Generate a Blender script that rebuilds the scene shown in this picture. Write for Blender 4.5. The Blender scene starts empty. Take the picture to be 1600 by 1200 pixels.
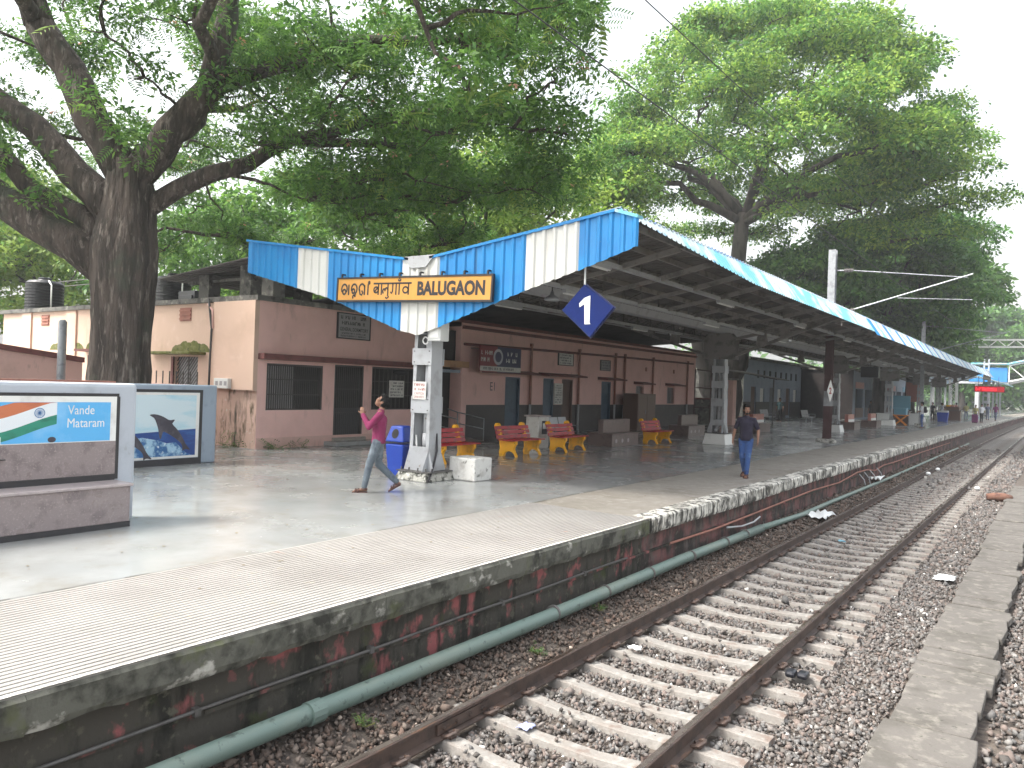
import bpy, bmesh, math, random
import numpy as np
from mathutils import Vector, Matrix

random.seed(7)
rng = np.random.default_rng(7)
R = math.radians
scene = bpy.context.scene
COL = scene.collection

# ------------------------------------------------------------------ camera, sky, sun, exposure
def setup_camera():
    F = 1210.0; roll = R(2.0); vx, vy = 1654 - 800, -(631 - 600)
    d = Vector((vx, vy, -F)).normalized()
    k = (vx * math.sin(roll) + vy * math.cos(roll)) / F
    u = Vector((math.sin(roll), math.cos(roll), k)).normalized()
    x = d.cross(u)
    m = Matrix((x, d, u)).to_4x4()
    m.translation = (0, 0, 2.0)
    cam = bpy.data.cameras.new('camera')
    cam.sensor_width = 36; cam.lens = 36 * F / 1600.0
    cam.clip_start = 0.05; cam.clip_end = 4000
    o = bpy.data.objects.new('camera', cam); COL.objects.link(o)
    o.matrix_world = m
    scene.camera = o
setup_camera()

SUN_EL, SUN_AZ = R(52), R(222)          # azimuth clockwise from +Y
world = bpy.data.worlds.new('World'); scene.world = world; world.use_nodes = True
wn = world.node_tree.nodes; wl = world.node_tree.links
bg = wn['Background']
sky = wn.new('ShaderNodeTexSky'); sky.sky_type = 'NISHITA'; sky.sun_disc = False
sky.sun_elevation = SUN_EL; sky.sun_rotation = SUN_AZ
sky.air_density = 1.6; sky.dust_density = 6.0; sky.ozone_density = 1.0
hs = wn.new('ShaderNodeHueSaturation'); hs.inputs['Saturation'].default_value = 0.25
wl.new(sky.outputs[0], hs.inputs['Color']); wl.new(hs.outputs[0], bg.inputs['Color'])
bg.inputs['Strength'].default_value = 0.15
sun = bpy.data.lights.new('sun', 'SUN'); sun.energy = 1.5; sun.angle = R(12); sun.color = (1.0, 0.95, 0.86)
so = bpy.data.objects.new('sun', sun); COL.objects.link(so)
sd = Vector((math.sin(SUN_AZ) * math.cos(SUN_EL), math.cos(SUN_AZ) * math.cos(SUN_EL), math.sin(SUN_EL)))
so.rotation_euler = sd.to_track_quat('Z', 'Y').to_euler()
vs = scene.view_settings
vs.view_transform = 'Standard'; vs.look = 'None'; vs.gamma = 1.0; vs.use_curve_mapping = False
vs.exposure = 1.65
scene.cycles.max_bounces = 6; scene.cycles.transparent_max_bounces = 6
scene.cycles.use_denoising = True

def cx(y):                               # the line bends gently to the right far away
    return 7e-5 * max(0.0, y - 30.0) ** 2

# ------------------------------------------------------------------ mesh helpers
def total_off(p):
    off = Vector((0, 0, 0))
    while p is not None:
        off += p.location; p = p.parent
    return off

class MB:
    def __init__(s): s.v = []; s.f = []
    def add(s, vs, fs):
        n = len(s.v); s.v += [tuple(q) for q in vs]; s.f += [tuple(i + n for i in f) for f in fs]; return s
    def box(s, x0, x1, y0, y1, z0, z1):
        return s.add([(x0,y0,z0),(x1,y0,z0),(x1,y1,z0),(x0,y1,z0),(x0,y0,z1),(x1,y0,z1),(x1,y1,z1),(x0,y1,z1)],
                     [(3,2,1,0),(4,5,6,7),(0,1,5,4),(1,2,6,5),(2,3,7,6),(3,0,4,7)])
    def bar(s, a, b, w, h, up=(0, 0, 1)):
        a = Vector(a); b = Vector(b); d = (b - a).normalized(); upv = Vector(up)
        if abs(d.dot(upv)) > 0.98: upv = Vector((0, 1, 0))
        r = d.cross(upv).normalized() * (w / 2); u = r.cross(d).normalized() * (h / 2)
        return s.add([a-r-u, a+r-u, a+r+u, a-r+u, b-r-u, b+r-u, b+r+u, b-r+u],
                     [(3,2,1,0),(4,5,6,7),(0,1,5,4),(1,2,6,5),(2,3,7,6),(3,0,4,7)])
    def tube(s, pts, r, n=8, caps=True):
        pts = [Vector(p) for p in pts]; m = len(pts)
        rs = r if isinstance(r, (list, tuple)) else [r] * m
        prev = None; vs = []
        for i, p in enumerate(pts):
            d = (pts[min(i + 1, m - 1)] - pts[max(i - 1, 0)]).normalized()
            if prev is None:
                ref = Vector((0, 0, 1)) if abs(d.z) < 0.9 else Vector((1, 0, 0))
                u = d.cross(ref).normalized()
            else:
                u = (prev - d * prev.dot(d)).normalized()
            prev = u; w = d.cross(u)
            for k in range(n):
                a = 2 * math.pi * k / n
                vs.append(p + (u * math.cos(a) + w * math.sin(a)) * rs[i])
        fs = []
        for i in range(m - 1):
            for k in range(n):
                fs.append((i*n+k, i*n+(k+1) % n, (i+1)*n+(k+1) % n, (i+1)*n+k))
        if caps:
            fs.append(tuple(range(n - 1, -1, -1))); fs.append(tuple((m-1)*n + k for k in range(n)))
        return s.add(vs, fs)
    def lathe(s, prof, c=(0, 0, 0), n=20):
        vs = []; m = len(prof)
        for r, z in prof:
            for k in range(n):
                a = 2 * math.pi * k / n; vs.append((c[0] + r*math.cos(a), c[1] + r*math.sin(a), c[2] + z))
        fs = [(i*n+k, i*n+(k+1) % n, (i+1)*n+(k+1) % n, (i+1)*n+k) for i in range(m-1) for k in range(n)]
        fs.append(tuple(range(n-1, -1, -1))); fs.append(tuple((m-1)*n+k for k in range(n)))
        return s.add(vs, fs)
    def prism(s, poly, axis, a, b):
        """extrude a 2-D polygon: axis x -> poly (y,z); y -> (x,z); z -> (x,y)"""
        n = len(poly)
        def P(q, t): return (t, q[0], q[1]) if axis == 'x' else ((q[0], t, q[1]) if axis == 'y' else (q[0], q[1], t))
        vs = [P(q, a) for q in poly] + [P(q, b) for q in poly]
        fs = [tuple(range(n-1, -1, -1)), tuple(range(n, 2*n))] + [(i, (i+1) % n, n+(i+1) % n, n+i) for i in range(n)]
        return s.add(vs, fs)
    def quad(s, a, b, c, d): return s.add([a, b, c, d], [(0, 1, 2, 3)])
    def ell(s, c, r, n=14, m=9):
        prof = []
        vs = []; fs = []
        for i in range(1, m):
            t = math.pi * i / m
            for k in range(n):
                a = 2*math.pi*k/n
                vs.append((c[0]+r[0]*math.sin(t)*math.cos(a), c[1]+r[1]*math.sin(t)*math.sin(a), c[2]-r[2]*math.cos(t)))
        L = len(vs); vs += [(c[0], c[1], c[2]-r[2]), (c[0], c[1], c[2]+r[2])]
        for i in range(m-2):
            for k in range(n): fs.append((i*n+k, i*n+(k+1) % n, (i+1)*n+(k+1) % n, (i+1)*n+k))
        for k in range(n): fs.append((L, (k+1) % n, k)); fs.append((L+1, (m-2)*n+k, (m-2)*n+(k+1) % n))
        return s.add(vs, fs)
    def build(s, name, m, parent=None, world=True, smooth=False, bevel=0.0, fixn=True):
        me = bpy.data.meshes.new(name)
        off = total_off(parent) if (parent is not None and world) else Vector((0, 0, 0))
        me.from_pydata([(v[0]-off.x, v[1]-off.y, v[2]-off.z) for v in s.v], [], s.f)
        if fixn:
            bm = bmesh.new(); bm.from_mesh(me); bmesh.ops.recalc_face_normals(bm, faces=bm.faces[:]); bm.to_mesh(me); bm.free()
        me.materials.append(MAT[m] if isinstance(m, str) else m)
        if smooth:
            for p in me.polygons: p.use_smooth = True
        o = bpy.data.objects.new(name, me); COL.objects.link(o)
        if parent is not None: o.parent = parent
        if bevel:
            b = o.modifiers.new('bevel', 'BEVEL'); b.width = bevel; b.segments = 2; b.limit_method = 'ANGLE'; b.angle_limit = R(40)
        return o

def tag(o, label, cat, group=None):
    o['label'] = label; o['category'] = cat
    if group: o['group'] = group
    return o
def thing(name, label, cat, loc=(0, 0, 0), rz=0, group=None):
    o = bpy.data.objects.new(name, None); COL.objects.link(o)
    o.location = loc; o.rotation_euler = (0, 0, rz); o.empty_display_size = 0.2
    return tag(o, label, cat, group)
def copy_tree(o, parent=None):
    c = o.copy(); COL.objects.link(c); c.parent = parent
    for ch in o.children: copy_tree(ch, c)
    return c
def struct(o): o['kind'] = 'structure'; return o
def stuff(o): o['kind'] = 'stuff'; return o

# ------------------------------------------------------------------ materials
MAT = {}
def mat(name, col, layers=(), rough=0.6, metal=0.0, bump=0.0, bscale=30.0, bdetail=4.0, rvar=0.0, rscale=3.0,
        spec=0.5, emit=None, est=1.0, attr=None, stretch=None, trans=0.0, bdist=.02):
    """layers: (colour, scale, lo, hi, (sx,sy,sz) or None) mixed over the base by thresholded noise"""
    m = bpy.data.materials.new(name); m.use_nodes = True
    nt = m.node_tree; N = nt.nodes; L = nt.links; b = N['Principled BSDF']
    tc = N.new('ShaderNodeTexCoord')
    def noise(scale, st=None, det=5.0, rg=0.6):
        mp = N.new('ShaderNodeMapping'); L.new(tc.outputs['Object'], mp.inputs[0])
        if st: mp.inputs['Scale'].default_value = st
        n = N.new('ShaderNodeTexNoise'); n.inputs['Scale'].default_value = scale
        n.inputs['Detail'].default_value = det; n.inputs['Roughness'].default_value = rg
        mp.inputs['Location'].default_value = (random.uniform(0, 50),) * 3
        L.new(mp.outputs[0], n.inputs['Vector']); return n.outputs['Fac']
    cur = None
    if attr:
        a = N.new('ShaderNodeAttribute'); a.attribute_name = attr; cur = a.outputs['Color']
    else:
        rgb = N.new('ShaderNodeRGB'); rgb.outputs[0].default_value = (*col, 1); cur = rgb.outputs[0]
    for (c2, sc, lo, hi, st) in layers:
        mr = N.new('ShaderNodeMapRange'); mr.inputs['From Min'].default_value = lo; mr.inputs['From Max'].default_value = hi
        L.new(noise(sc, st), mr.inputs['Value'])
        mx = N.new('ShaderNodeMix'); mx.data_type = 'RGBA'
        L.new(mr.outputs[0], mx.inputs['Factor']); L.new(cur, mx.inputs['A']); mx.inputs['B'].default_value = (*c2, 1)
        cur = mx.outputs['Result']
    L.new(cur, b.inputs['Base Color'])
    b.inputs['Roughness'].default_value = rough; b.inputs['Metallic'].default_value = metal
    b.inputs['Specular IOR Level'].default_value = spec
    if rvar:
        mr = N.new('ShaderNodeMapRange'); mr.inputs['From Min'].default_value = 0.35; mr.inputs['From Max'].default_value = 0.65
        mr.inputs['To Min'].default_value = rough - rvar; mr.inputs['To Max'].default_value = rough + rvar
        L.new(noise(rscale), mr.inputs['Value']); L.new(mr.outputs[0], b.inputs['Roughness'])
    if bump:
        bp = N.new('ShaderNodeBump'); bp.inputs['Strength'].default_value = bump; bp.inputs['Distance'].default_value = bdist
        L.new(noise(bscale, stretch, bdetail), bp.inputs['Height']); L.new(bp.outputs[0], b.inputs['Normal'])
    if emit:
        b.inputs['Emission Color'].default_value = (*emit, 1); b.inputs['Emission Strength'].default_value = est
    if trans:
        t = N.new('ShaderNodeBsdfTranslucent'); L.new(cur, t.inputs['Color'])
        ms = N.new('ShaderNodeMixShader'); ms.inputs[0].default_value = trans
        L.new(b.outputs[0], ms.inputs[1]); L.new(t.outputs[0], ms.inputs[2])
        L.new(ms.outputs[0], N['Material Output'].inputs['Surface'])
    MAT[name] = m
    return m

mat('ground', (0.10, 0.09, 0.06), [((0.06, 0.08, 0.03), 0.5, .45, .6, None)], rough=.95, bump=.4)
mat('floor', (0.275, 0.29, 0.29), [((0.215, 0.21, 0.195), .4, .4, .75, None), ((0.33, 0.34, 0.335), 1.3, .42, .8, None), ((0.22, .21, .18), 2.4, .55, .85, None)],
    rough=.2, rvar=.1, rscale=.7, bump=.006, bscale=2)
mat('apron', (0.26, 0.238, 0.208), [((0.2, 0.18, 0.15), 1.2, .5, .68, None), ((0.36, .33, .3), 5, .55, .7, None)], rough=.62, rvar=.1, bump=.1, bscale=30)
mat('grooved', (0.29, 0.275, 0.258), [((.18, .168, .15), .55, .5, .8, None), ((0.24, 0.225, 0.21), 1.3, .4, .75, None), ((0.36, 0.2, 0.15), 2.6, .69, .76, None), ((.3, .27, .22), 6, .62, .72, None)], rough=.75, bump=.12, bscale=60)
mat('coping_old', (0.115, 0.115, 0.095), [((0.42, 0.41, 0.37), 4.5, .585, .66, (1, .8, 1)), ((0.028, 0.028, 0.022), 3.5, .47, .62, None), ((.09, .1, .045), 2.2, .55, .68, None)], rough=.9, bump=.5, bscale=18)
mat('coping_white', (0.68, 0.66, 0.60), [((0.06, 0.056, 0.05), 9, .46, .57, (1, 1, .4)), ((0.05, 0.048, 0.04), 1.6, .5, .64, None), ((.3, .28, .23), 14, .58, .66, (1, 1, .3))], rough=.85, bump=.35, bscale=25)
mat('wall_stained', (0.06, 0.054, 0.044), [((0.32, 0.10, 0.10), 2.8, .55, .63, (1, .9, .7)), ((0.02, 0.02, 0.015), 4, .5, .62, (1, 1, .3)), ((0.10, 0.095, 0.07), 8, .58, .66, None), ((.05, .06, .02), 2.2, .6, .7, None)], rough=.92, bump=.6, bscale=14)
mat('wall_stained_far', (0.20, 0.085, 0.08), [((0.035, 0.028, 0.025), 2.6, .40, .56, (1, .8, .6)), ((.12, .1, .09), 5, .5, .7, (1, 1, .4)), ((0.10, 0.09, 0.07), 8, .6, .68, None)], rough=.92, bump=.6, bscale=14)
mat('ballast_base', (0.11, 0.09, 0.075), [((.05, .04, .035), 9, .45, .6, None)], rough=.95, bump=1.0, bscale=22)
mat('stone', (0.2, .17, .15), attr='Col', rough=.9)
mat('rail', (0.075, 0.048, 0.038), [((0.045, 0.03, 0.025), 6, .45, .6, None), ((.13, .065, .035), 12, .6, .7, (1, .2, 1))], rough=.62, bump=.15)
mat('rail_head', (0.34, 0.29, 0.26), [((.14, .1, .08), 8, .5, .62, (1, .12, 1))], rough=.27, metal=.85, rvar=.08)
mat('sleeper', (0.22, 0.208, 0.193), [((0.19, 0.165, 0.145), 3.5, .42, .7, None), ((.32, .305, .285), 11, .5, .75, None), ((.16, .12, .1), 6, .55, .68, None)], rough=.9, bump=.4, bscale=30)
mat('slab', (0.12, 0.11, 0.1), [((0.085, 0.078, 0.068), 1.6, .48, .64, None), ((.21, .195, .17), 7, .52, .75, None), ((.05, .05, .04), 13, .64, .7, None)], rough=.92, bump=.5, bscale=24)
mat('pipe_green', (0.125, 0.18, 0.16), [((.16, .2, .17), 2.2, .5, .65, (1, .3, 1)), ((.05, .07, .06), 9, .6, .7, None)], rough=.45)
mat('steel_dark', (0.11, 0.105, 0.10), [((.07, .065, .06), 5, .5, .65, None)], rough=.6)
mat('steel_canopy', (0.21, 0.195, 0.185), [((.11, .1, .095), 3, .5, .65, None), ((.16, .08, .06), 6, .64, .72, None)], rough=.6)
mat('steel_pale', (0.38, 0.39, 0.41), [((.3, .3, .31), 3, .52, .66, None), ((.2, .14, .1), 9, .66, .74, None)], rough=.45)
mat('steel_galv', (0.31, 0.325, 0.345), [((.23, .24, .255), 6, .5, .6, None)], rough=.45, metal=.3)
mat('roof_under', (0.115, 0.105, 0.10), [((.07, .063, .06), 1.1, .48, .64, None), ((.2, .13, .1), 3, .64, .72, None)], rough=.75)
mat('sheet_blue', (0.002, 0.225, 0.55), [((.006, .17, .47), 1.2, .45, .75, None), ((.03, .26, .58), 9, .5, .8, (1, 1, .06)), ((.02, .10, .22), 7, .62, .78, (1, 1, .05)), ((.12, .3, .5), 24, .70, .74, None)], rough=.42, bump=.25, bscale=1.6, bdist=.03)
mat('sheet_white', (0.62, 0.62, 0.60), [((.55, .54, .5), 1.6, .45, .75, (1, 1, .3)), ((.42, .39, .34), 8, .58, .78, (1, 1, .05)), ((.3, .22, .16), 18, .70, .74, None)], rough=.45, bump=.25, bscale=1.6, bdist=.03)
mat('sheet_cyan', (0.18, 0.55, 0.70), [((0.62, .72, .74), .8, .46, .56, (1, 1, 1)), ((.05, .3, .55), 1.3, .62, .7, None)], rough=.4)
mat('sheet_grey', (0.25, 0.30, 0.36), [((.12, .22, .42), .6, .5, .6, None)], rough=.5)
mat('sign_yellow', (0.58, 0.28, 0.05), [((.58, .3, .08), 2.5, .5, .7, None)], rough=.5)
mat('black_paint', (0.018, 0.016, 0.02), rough=.5)
mat('navy', (0.007, 0.02, 0.125), [((.01, .026, .15), 5, .5, .65, None)], rough=.65, spec=.15)
mat('white_paint', (0.78, 0.78, 0.76), [((.62, .61, .58), 3, .55, .72, None)], rough=.5)
mat('white_dirty', (0.66, 0.65, 0.62), [((.2, .19, .17), 7, .58, .66, None), ((.42, .4, .37), 3, .52, .68, None)], rough=.8, bump=.3)
mat('plinth_dirty', (0.42, 0.41, 0.37), [((.06, .06, .05), 6, .46, .58, None), ((.6, .58, .55), 14, .58, .66, None)], rough=.85, bump=.4)
mat('pink', (0.80, 0.515, 0.475), [((.72, .455, .415), .9, .5, .68, None), ((.76, .5, .46), 3, .56, .7, None), ((.46, .29, .255), 2.2, .6, .78, (1, 1, .3)), ((.3, .19, .16), 6, .66, .8, (1, 1, .15))], rough=.85, bump=.1, bscale=50)
mat('pink_low', (0.66, 0.43, 0.38), [((.56, .36, .31), 1.2, .5, .68, None), ((.3, .22, .17), 2.4, .62, .74, (1, 1, .3))], rough=.85, bump=.1, bscale=50)
mat('cream', (0.64, 0.455, 0.36), [((.57, .4, .31), .8, .5, .68, None), ((.67, .49, .4), 3, .56, .7, None), ((.5, .36, .25), 1.7, .64, .76, (1, 1, .3))], rough=.85, bump=.08, bscale=50)
mat('cream_stained', (0.55, 0.38, 0.31), [((.06, .05, .035), 2.3, .53, .68, (1.6, 1, .35)), ((.12, .085, .05), 4, .54, .66, (1, 1, .4)), ((.6, .56, .5), 7, .63, .7, None)], rough=.9, bump=.3)
mat('moss', (0.13, 0.14, 0.035), [((.2, .19, .08), 6, .5, .62, None), ((.05, .06, .02), 9, .55, .65, None)], rough=.95, bump=.7)
mat('maroon', (0.17, 0.055, 0.05), [((.11, .04, .035), 3, .5, .66, None)], rough=.7)
mat('terracotta', (0.36, 0.16, 0.12), [((.25, .12, .09), 3, .5, .66, None)], rough=.8)
mat('roof_edge', (0.13, 0.125, 0.115), [((.25, .24, .21), 4, .55, .65, None), ((.05, .05, .045), 3, .5, .62, None)], rough=.9, bump=.3)
mat('dado', (0.03, 0.024, 0.024), [((.05, .04, .037), 3, .5, .65, None)], rough=.5)
mat('granite_brown_shaded', (0.15, 0.105, 0.095), [((.11, .075, .07), 5, .5, .64, None), ((.2, .15, .14), 40, .55, .66, None)], rough=.3)  # granite copy, its colour darkened for the shade under the canopy
mat('dark_inside', (0.02, 0.018, 0.018), rough=.8)
mat('grille', (0.055, 0.05, 0.048), rough=.55)
mat('door_brown', (0.10, 0.05, 0.035), [((.06, .03, .02), 4, .5, .62, (4, 4, .5))], rough=.55)
mat('door_blue', (0.06, 0.10, 0.15), [((.04, .075, .12), 3, .5, .62, None)], rough=.5)
mat('door_grey', (0.075, 0.075, 0.085), rough=.5)
mat('granite', (0.26, 0.215, 0.215), [((.19, .155, .16), 5, .5, .64, None), ((.33, .28, .27), 40, .55, .66, None)], rough=.32, rvar=.08)
mat('granite_top', (0.40, 0.345, 0.345), [((.3, .26, .26), 6, .5, .64, None)], rough=.28)
mat('granite_dark', (0.028, 0.027, 0.031), rough=.3)
mat('wall_paleblue', (0.44, 0.475, 0.53), [((.38, .41, .46), 2.4, .52, .68, None), ((.25, .25, .25), 5, .66, .74, (1, 1, .4))], rough=.75, bump=.15)
mat('wall_greyblue', (0.30, 0.36, 0.44), [((.22, .27, .33), 2.4, .52, .68, None)], rough=.75, bump=.15)
mat('far_wall', (0.25, 0.285, 0.34), [((.2, .23, .275), 1, .5, .7, None)], rough=.85)
mat('bench_red', (0.42, 0.006, 0.015), [((.22, .015, .022), 5, .5, .66, None), ((.4, .12, .1), 20, .66, .72, None)], rough=.35)
mat('bench_yellow', (0.90, 0.43, 0.003), [((.55, .27, .015), 4, .52, .68, None), ((.25, .14, .03), 7, .66, .72, None)], rough=.45)
mat('bin_blue', (0.008, 0.045, 0.34), [((.015, .06, .38), 4, .55, .7, None)], rough=.4)
mat('box_white', (0.62, 0.63, 0.62), rough=.5)
mat('tank_black', (0.012, 0.013, 0.016), rough=.4)
mat('bark', (0.08, 0.062, 0.052), [((.036, .028, .023), 5, .45, .58, (1, 1, .16)), ((.17, .145, .125), 10, .56, .66, (1, 1, .16)), ((.05, .055, .04), 1.1, .55, .7, None)], rough=.95, bump=1.0, bscale=7, stretch=(1, 1, .16), bdist=.12)
mat('bark_far', (0.07, 0.06, 0.053), [((.03, .025, .022), 3, .46, .6, (1, 1, .25))], rough=.95, bump=.6, bscale=6)
mat('leaf', (0.07, .12, .03), attr='Col', rough=.5, trans=.45, spec=.35)
mat('skin', (0.24, 0.12, 0.075), [((.2, .095, .06), 8, .5, .66, None)], rough=.5)
mat('hair', (0.008, 0.007, 0.007), rough=.7, spec=.15, bump=.6, bscale=60)
mat('shirt_magenta', (0.20, 0.016, 0.075), [((.15, .012, .055), 6, .5, .66, None)], rough=.85, bump=.7, bscale=7, bdist=.04)
mat('jeans_grey', (0.10, 0.125, 0.15), [((.16, .19, .22), 5, .52, .66, None), ((.06, .075, .1), 8, .55, .66, None)], rough=.9, bump=.7, bscale=8, bdist=.04)
mat('shirt_navy', (0.014, 0.011, 0.028), [((.022, .018, .042), 6, .5, .66, None), ((.25, .22, .2), 38, .735, .75, None)], rough=.85, bump=.7, bscale=7, bdist=.04)
mat('jeans_blue', (0.03, 0.075, 0.22), [((.11, .2, .38), 3.5, .55, .68, None), ((.015, .03, .1), 7, .55, .66, None)], rough=.9, bump=.7, bscale=8, bdist=.04)
mat('sandal', (0.07, 0.03, 0.025), rough=.6)
mat('cloth_white', (0.66, 0.68, 0.72), rough=.85)
mat('cloth_black', (0.02, 0.02, 0.023), rough=.85)
mat('cloth_olive', (0.33, 0.31, 0.13), rough=.85)
mat('cloth_teal', (0.03, 0.07, 0.08), rough=.85)
mat('cloth_purple', (0.15, 0.03, 0.11), rough=.85)
mat('cloth_greyblue', (0.12, 0.14, 0.2), rough=.85)
mat('led_red', (0.3, 0.0, 0.0), rough=.5, emit=(1.0, 0.02, 0.04), est=.9)
mat('led_face', (0.1, 0.0, 0.004), rough=.4, emit=(.6, 0.0, 0.01), est=.25)
mat('tube_white', (0.75, 0.76, 0.75), rough=.35)
mat('notice', (0.66, 0.65, 0.62), [((.55, .53, .5), 6, .5, .66, None)], rough=.6)
mat('notice_grey', (0.30, 0.29, 0.30), rough=.6)
mat('ink_red', (0.3, 0.03, 0.03), rough=.6)
mat('ink_dark', (0.05, 0.045, 0.06), rough=.6)
mat('board_red', (0.22, 0.02, 0.03), rough=.5)
mat('board_navy', (0.02, 0.025, 0.09), rough=.5)
mat('sky_paint', (0.10, 0.42, 0.78), [((.2, .5, .82), 2.2, .5, .68, None)], rough=.5)
mat('flag_saffron', (0.56, 0.17, 0.075), [((.46, .13, .06), 4, .5, .66, (1, 1, 3))], rough=.55)
mat('flag_green', (0.02, 0.24, 0.16), [((.015, .17, .11), 4, .5, .66, (1, 1, 3))], rough=.55)
mat('flag_white', (0.74, 0.78, 0.82), rough=.55)
mat('paint_pale', (0.62, 0.74, 0.80), [((.36, .62, .74), .9, .46, .6, (1, .6, 2))], rough=.45)
mat('sea_blue', (0.012, 0.055, 0.24), [((.02, .1, .34), 3, .5, .64, (1, .5, 2))], rough=.4)
mat('foam', (0.36, 0.56, 0.72), [((.03, .13, .34), 5, .44, .56, None), ((.72, .8, .84), 9, .6, .68, None)], rough=.5)
mat('dolphin_paint', (0.045, 0.04, 0.055), [((.09, .08, .1), 4, .5, .66, None)], rough=.4)
mat('wire', (0.05, 0.05, 0.05), rough=.6)
mat('insulator', (0.07, 0.05, 0.05), rough=.3)
mat('fob_blue', (0.02, 0.19, 0.50), rough=.5)
mat('plastic_black', (0.012, 0.013, 0.018), rough=.35)
mat('litter_white', (0.72, 0.74, 0.74), rough=.6)
mat('litter_blue', (0.35, 0.38, 0.62), rough=.5)
mat('rust_lump', (0.17, 0.085, 0.06), [((.1, .05, .04), 6, .5, .62, None)], rough=.95, bump=.8, bscale=12)
mat('orange_plastic', (0.75, 0.24, 0.01), rough=.45)
mat('cabinet_brown', (0.12, 0.065, 0.045), rough=.4)
mat('cyan_board', (0.14, 0.32, 0.42), rough=.5)
mat('seat_metal', (0.45, 0.46, 0.48), rough=.3, metal=.8)
mat('seat_red', (0.42, 0.17, 0.14), rough=.35)

# ------------------------------------------------------------------ flat lettering
def text_mesh(body, size, bold=0.0):
    c = bpy.data.curves.new('lettering', 'FONT'); c.body = body; c.size = size; c.offset = bold
    c.resolution_u = 3; c.align_x = 'LEFT'
    o = bpy.data.objects.new('lettering', c); COL.objects.link(o)
    dg = bpy.context.evaluated_depsgraph_get()
    me = bpy.data.meshes.new_from_object(o.evaluated_get(dg))
    bpy.data.objects.remove(o); bpy.data.curves.remove(c)
    return me
def lettering(name, body, m, parent, frame, width=None, height=None, bold=0.0, thick=0.0):
    """frame = (origin, right, up) world: lower-left corner of the word; fitted to width x height"""
    me = text_mesh(body, 1.0, bold)
    co = np.array([v.co for v in me.vertices])
    mn = co.min(0); mx = co.max(0)
    sx = (width / (mx[0]-mn[0])) if width else height / (mx[1]-mn[1])
    sy = (height / (mx[1]-mn[1])) if height else sx
    o_, r_, u_ = (Vector(q) for q in frame)
    off = total_off(parent)
    for v in me.vertices:
        p = o_ + r_ * ((v.co.x - mn[0]) * sx) + u_ * ((v.co.y - mn[1]) * sy) - off
        v.co = p
    me.materials.clear(); me.materials.append(MAT[m])
    o = bpy.data.objects.new(name, me); COL.objects.link(o); o.parent = parent
    return o
def ribbon(mb, pts, w, frame):
    """flat brush stroke in the plane of frame through 2-D pts"""
    o_, r_, u_ = (Vector(q) for q in frame)
    P = [Vector((a, b)) for a, b in pts]; n = len(P); L = []; Rr = []
    for i, p in enumerate(P):
        d = (P[min(i+1, n-1)] - P[max(i-1, 0)]).normalized(); q = Vector((-d.y, d.x)) * (w/2)
        L.append(p + q); Rr.append(p - q)
    to = lambda p: o_ + r_ * p.x + u_ * p.y
    mb.add([to(p) for p in L] + [to(p) for p in Rr], [(i, i+1, n+i+1, n+i) for i in range(n-1)])
def arc(cx_, cy_, rx, ry, a0, a1, n=10):
    return [(cx_ + rx*math.cos(R(a0 + (a1-a0)*i/n)), cy_ + ry*math.sin(R(a0 + (a1-a0)*i/n))) for i in range(n+1)]
def scribble(name, m, parent, frame, w, h, rows, seed=1):
    """rows of worn, unreadable characters: short strokes of uneven length"""
    rr = random.Random(seed); mb = MB(); rh = h / rows
    for j in range(rows):
        y0 = h - (j + .82) * rh; x = rr.uniform(.02, .08) * w; end = w * rr.uniform(.86, .98)
        while x < end:
            cw = rh * rr.uniform(.3, .5)
            k = rr.random()
            if k < .8:
                ribbon(mb, [(x, y0), (x, y0 + rh*.62)], rh*.13, frame)
                ribbon(mb, [(x, y0 + rh*rr.choice((.1, .32, .56))), (x + cw*.8, y0 + rh*rr.choice((.06, .32, .58)))], rh*.12, frame)
                if k < .45: ribbon(mb, [(x + cw*.8, y0), (x + cw*.8, y0 + rh*.6)], rh*.12, frame)
            x += cw * 1.35
    return stuff(mb.build(name, m, parent, fixn=False))
# ------------------------------------------------------------------ ground, platform
struct(MB().quad((-420, -160, -1.45), (420, -160, -1.45), (420, 640, -1.45), (-420, 640, -1.45)).build('ground', 'ground'))
struct(MB().box(-160, -60, -80, 400, -1.4, -.03).build('terrain', 'ground'))
def ys(a, b, st): n = max(1, int(round((b - a) / st))); return [a + (b - a) * i / n for i in range(n + 1)]
def strip(x0, x1, z, a, b, st=6.0, bend=True):
    mb = MB(); Y = ys(a, b, st)
    for i in range(len(Y) - 1):
        c0, c1 = (cx(Y[i]), cx(Y[i+1])) if bend else (0, 0)
        mb.quad((x0 + (c0 if x0 > -20 else 0), Y[i], z), (x1 + c0, Y[i], z), (x1 + c1, Y[i+1], z), (x0 + (c1 if x0 > -20 else 0), Y[i+1], z))
    return mb
platform = struct(strip(-60, -7.3, 0.0, -20, 240).build('platform', 'floor'))
struct(strip(-7.3, -5.13, -0.003, 11.0, 240).build('platform_apron', 'apron'))
# grooved tile strip near the camera: real grooves
mb = MB(); prof = []; x = -7.3; k = 0
while x < -5.17:
    w = .066
    prof += [(x, 0.002), (x + w*.70, 0.002), (x + w*.75, -.014), (x + w*.95, -.014)]
    x += w; k += 1
prof.append((-5.122, 0.002))
for (ya, yb) in ((-4, 11.02),):
    n = len(prof); dz = random.uniform(-.003, .003)
    for i in range(n - 1):
        (xa, za), (xb, zb) = prof[i], prof[i+1]
        mb.quad((xa, ya, za + dz), (xb, ya, zb + dz), (xb, yb, zb + dz), (xa, yb, za + dz))
struct(mb.build('grooved_paving', 'grooved'))
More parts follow.
